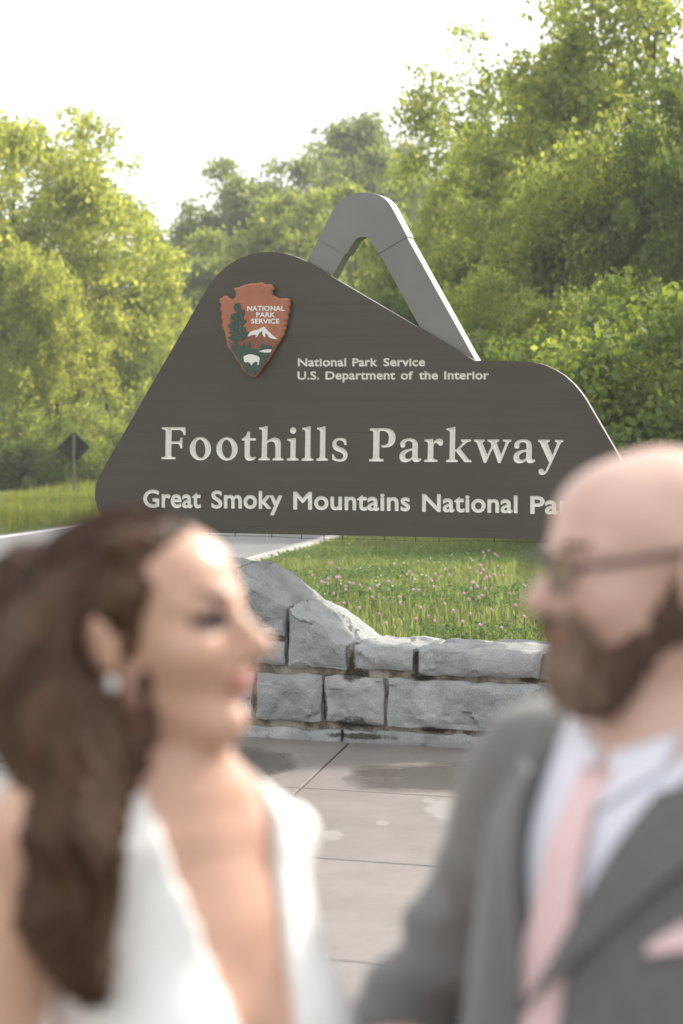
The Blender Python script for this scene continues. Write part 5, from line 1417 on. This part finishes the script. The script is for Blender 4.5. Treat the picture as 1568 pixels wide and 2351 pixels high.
# glasses
gl_o = None
mbf = MB()
for sd in (1, -1):
    ring = [hm((.104 - .10 * abs(math.cos(a) * .026 + .033 - .033) * (1 if math.cos(a) > 0 else .2), sd * (.033 + .025 * math.cos(a)), -.004 + .018 * math.sin(a))) for a in [2 * math.pi * k / 24 for k in range(25)]]
    mbf.tube(ring, .0019, 5)
    mbf.tube([hm((.098, .058 * sd, .004)), hm((.06, .074 * sd, .006)), hm((-.005, .079 * sd, .012)), hm((-.035, .080 * sd, -.004))], .0036, 5)
mbf.tube([hm((.104, .008, .002)), hm((.108, 0, .005)), hm((.104, -.008, .002))], .0019, 5)
gl_o = mbf.build('glasses', M['glass_frame'], man)
for sd in (1, -1):
    mb = MB(); ring = [hm((.1035, sd * (.033 + .0235 * math.cos(a)), -.004 + .0165 * math.sin(a))) for a in [2 * math.pi * k / 24 for k in range(24)]]
    mb.prism(ring, HRm @ np.array([.0015, 0, 0])); mb.build('lens', M['lens'], gl_o)
# shirt with collar
shirt_p = torso_m + [con(nm + np.array([-.012, 0, -.06]), nm + np.array([-.006, 0, .012]), .080, .070, .03)]
sdf_obj('shirt', shirt_p, .006, M['shirt'], man, inflate=.006, clip=lambda P: np.maximum(np.maximum(P[..., 2] - (1.500 - .35 * np.clip(P[..., 0], 0, .1)), .90 - P[..., 2]), -.02 - P[..., 0] * 0 - 1))
for sd in (1, -1):                                             # collar wings
    proj_patch(shirt_p, .006, lambda s, t, sd=sd: (sd * (.008 + .060 * s), (1.478 + .022 * s) - t * (.062 - .030 * s) - .004), 8, 8, .004, .004, 'collar', M['shirt'], man)
# tie
def tie_f(s, t): w_ = .017 + .024 * t if t > .12 else .021 - .03 * t; return ((s - .5) * 2 * w_, 1.458 - t * .33)
tie_o = proj_patch(shirt_p, .006, tie_f, 9, 26, .006, .005, 'tie', M['tie'], man)
# jacket
jac_p = torso_m + [con(MRS, MREl, .062, .056, .04), con(MREl, MRWr + (MREl - MRWr) * .05, .055, .042, .02), con(MLS, MLEl, .062, .056, .04), con(MLEl, MLWr + (MLEl - MLWr) * .05, .055, .042, .02), ell((0, 0, .88), (.145, .185, .16), None, .06)]
def vhalf(z): return .004 + .092 * np.clip((z - 1.235) / .225, 0, 1.4) ** .9
def jac_clip(P):
    x, y, z = P[..., 0], P[..., 1], P[..., 2]
    v = np.minimum(vhalf(z) - np.abs(y), x - .0 + (z > 1.42) * .03)
    nk = np.minimum(.092 - np.hypot(x + .01, y), z - 1.40)                    # neck hole
    return np.maximum(np.maximum(v, nk), np.where(np.abs(y) < .25, .74 - z, -1))
def fold(P):
    arm = np.clip((np.abs(P[..., 1]) - .17) / .05, 0, 1) * np.clip((1.36 - P[..., 2]) / .1, 0, 1)
    return arm * (.009 * np.sin(P[..., 2] * 48 + 14 * P[..., 1] + 22 * P[..., 0] + 2 * np.sin(P[..., 0] * 30)) + .004 * np.sin(P[..., 2] * 95 - 30 * P[..., 0])) + .003 * np.sin(P[..., 2] * 31 + P[..., 1] * 24)
sdf_obj('jacket', jac_p, .006, M['suit'], man, inflate=.017, clip=jac_clip, noise=fold)
def lapel(sd):
    def f(s, t):                                               # t down the edge, s outward
        z = 1.445 - t * .215; y0 = float(vhalf(z)) - .004
        w_ = (.030 + .045 * min(1, t / .22)) if t < .25 else .075 * (1 - (t - .25) / .75) + .006
        return (sd * (y0 + s * w_), z + s * .012)
    return f
for sd in (1, -1):
    proj_patch(jac_p, .017, lapel(sd), 8, 24, .006, .010, 'lapel', M['suit'], man)
def psq(s, t): return (.112 + .045 * s, 1.300 + .010 * s + t * (.024 * (1 - abs(s - .6) * 1.3) + .004))
proj_patch(jac_p, .017, psq, 8, 6, .003, .008, 'pocket_square', M['tie'], man)
# trousers, shoes
tr_p = []
for sd in (1, -1):
    tr_p += [con((0, .092 * sd, .92), (.015, .10 * sd, .49), .098, .078, .04), con((.015, .10 * sd, .49), (-.015, .105 * sd, .09), .078, .068, .03)]
sdf_obj('trousers', tr_p + [ell((0, 0, .92), (.14, .178, .13), None, .05)], .008, M['suit'], man, inflate=.012, clip=lambda P: .04 - P[..., 2])
for sd in (1, -1):
    sdf_obj('shoe', [con((-.05, .105 * sd, .055), (.05, .11 * sd, .055), .048, .046, .02), con((.05, .11 * sd, .05), (.19, .12 * sd, .032), .044, .034, .03)], .006, M['shoe'], man, inflate=.006, clip=lambda P: .002 - P[..., 2])
# ================================================================== thin summer haze in the air
hz_m = bpy.data.materials.new('haze_air'); hz_m.use_nodes = True
hnt = hz_m.node_tree; hnt.nodes.clear()
ho = N(hnt, 'ShaderNodeOutputMaterial'); hv_ = N(hnt, 'ShaderNodeVolumePrincipled')
hv_.inputs['Color'].default_value = (.95, .97, 1.0, 1); hv_.inputs['Density'].default_value = .0007; hv_.inputs['Anisotropy'].default_value = .3
hnt.links.new(hv_.outputs[0], ho.inputs['Volume'])
hb = MB(); hb.prism([(-350, -150, 24), (350, -150, 24), (350, 450, 24), (-350, 450, 24)], (0, 0, -34))
tag(hb.build('haze', hz_m), 'thin pale haze in the air', 'haze', kind='stuff')
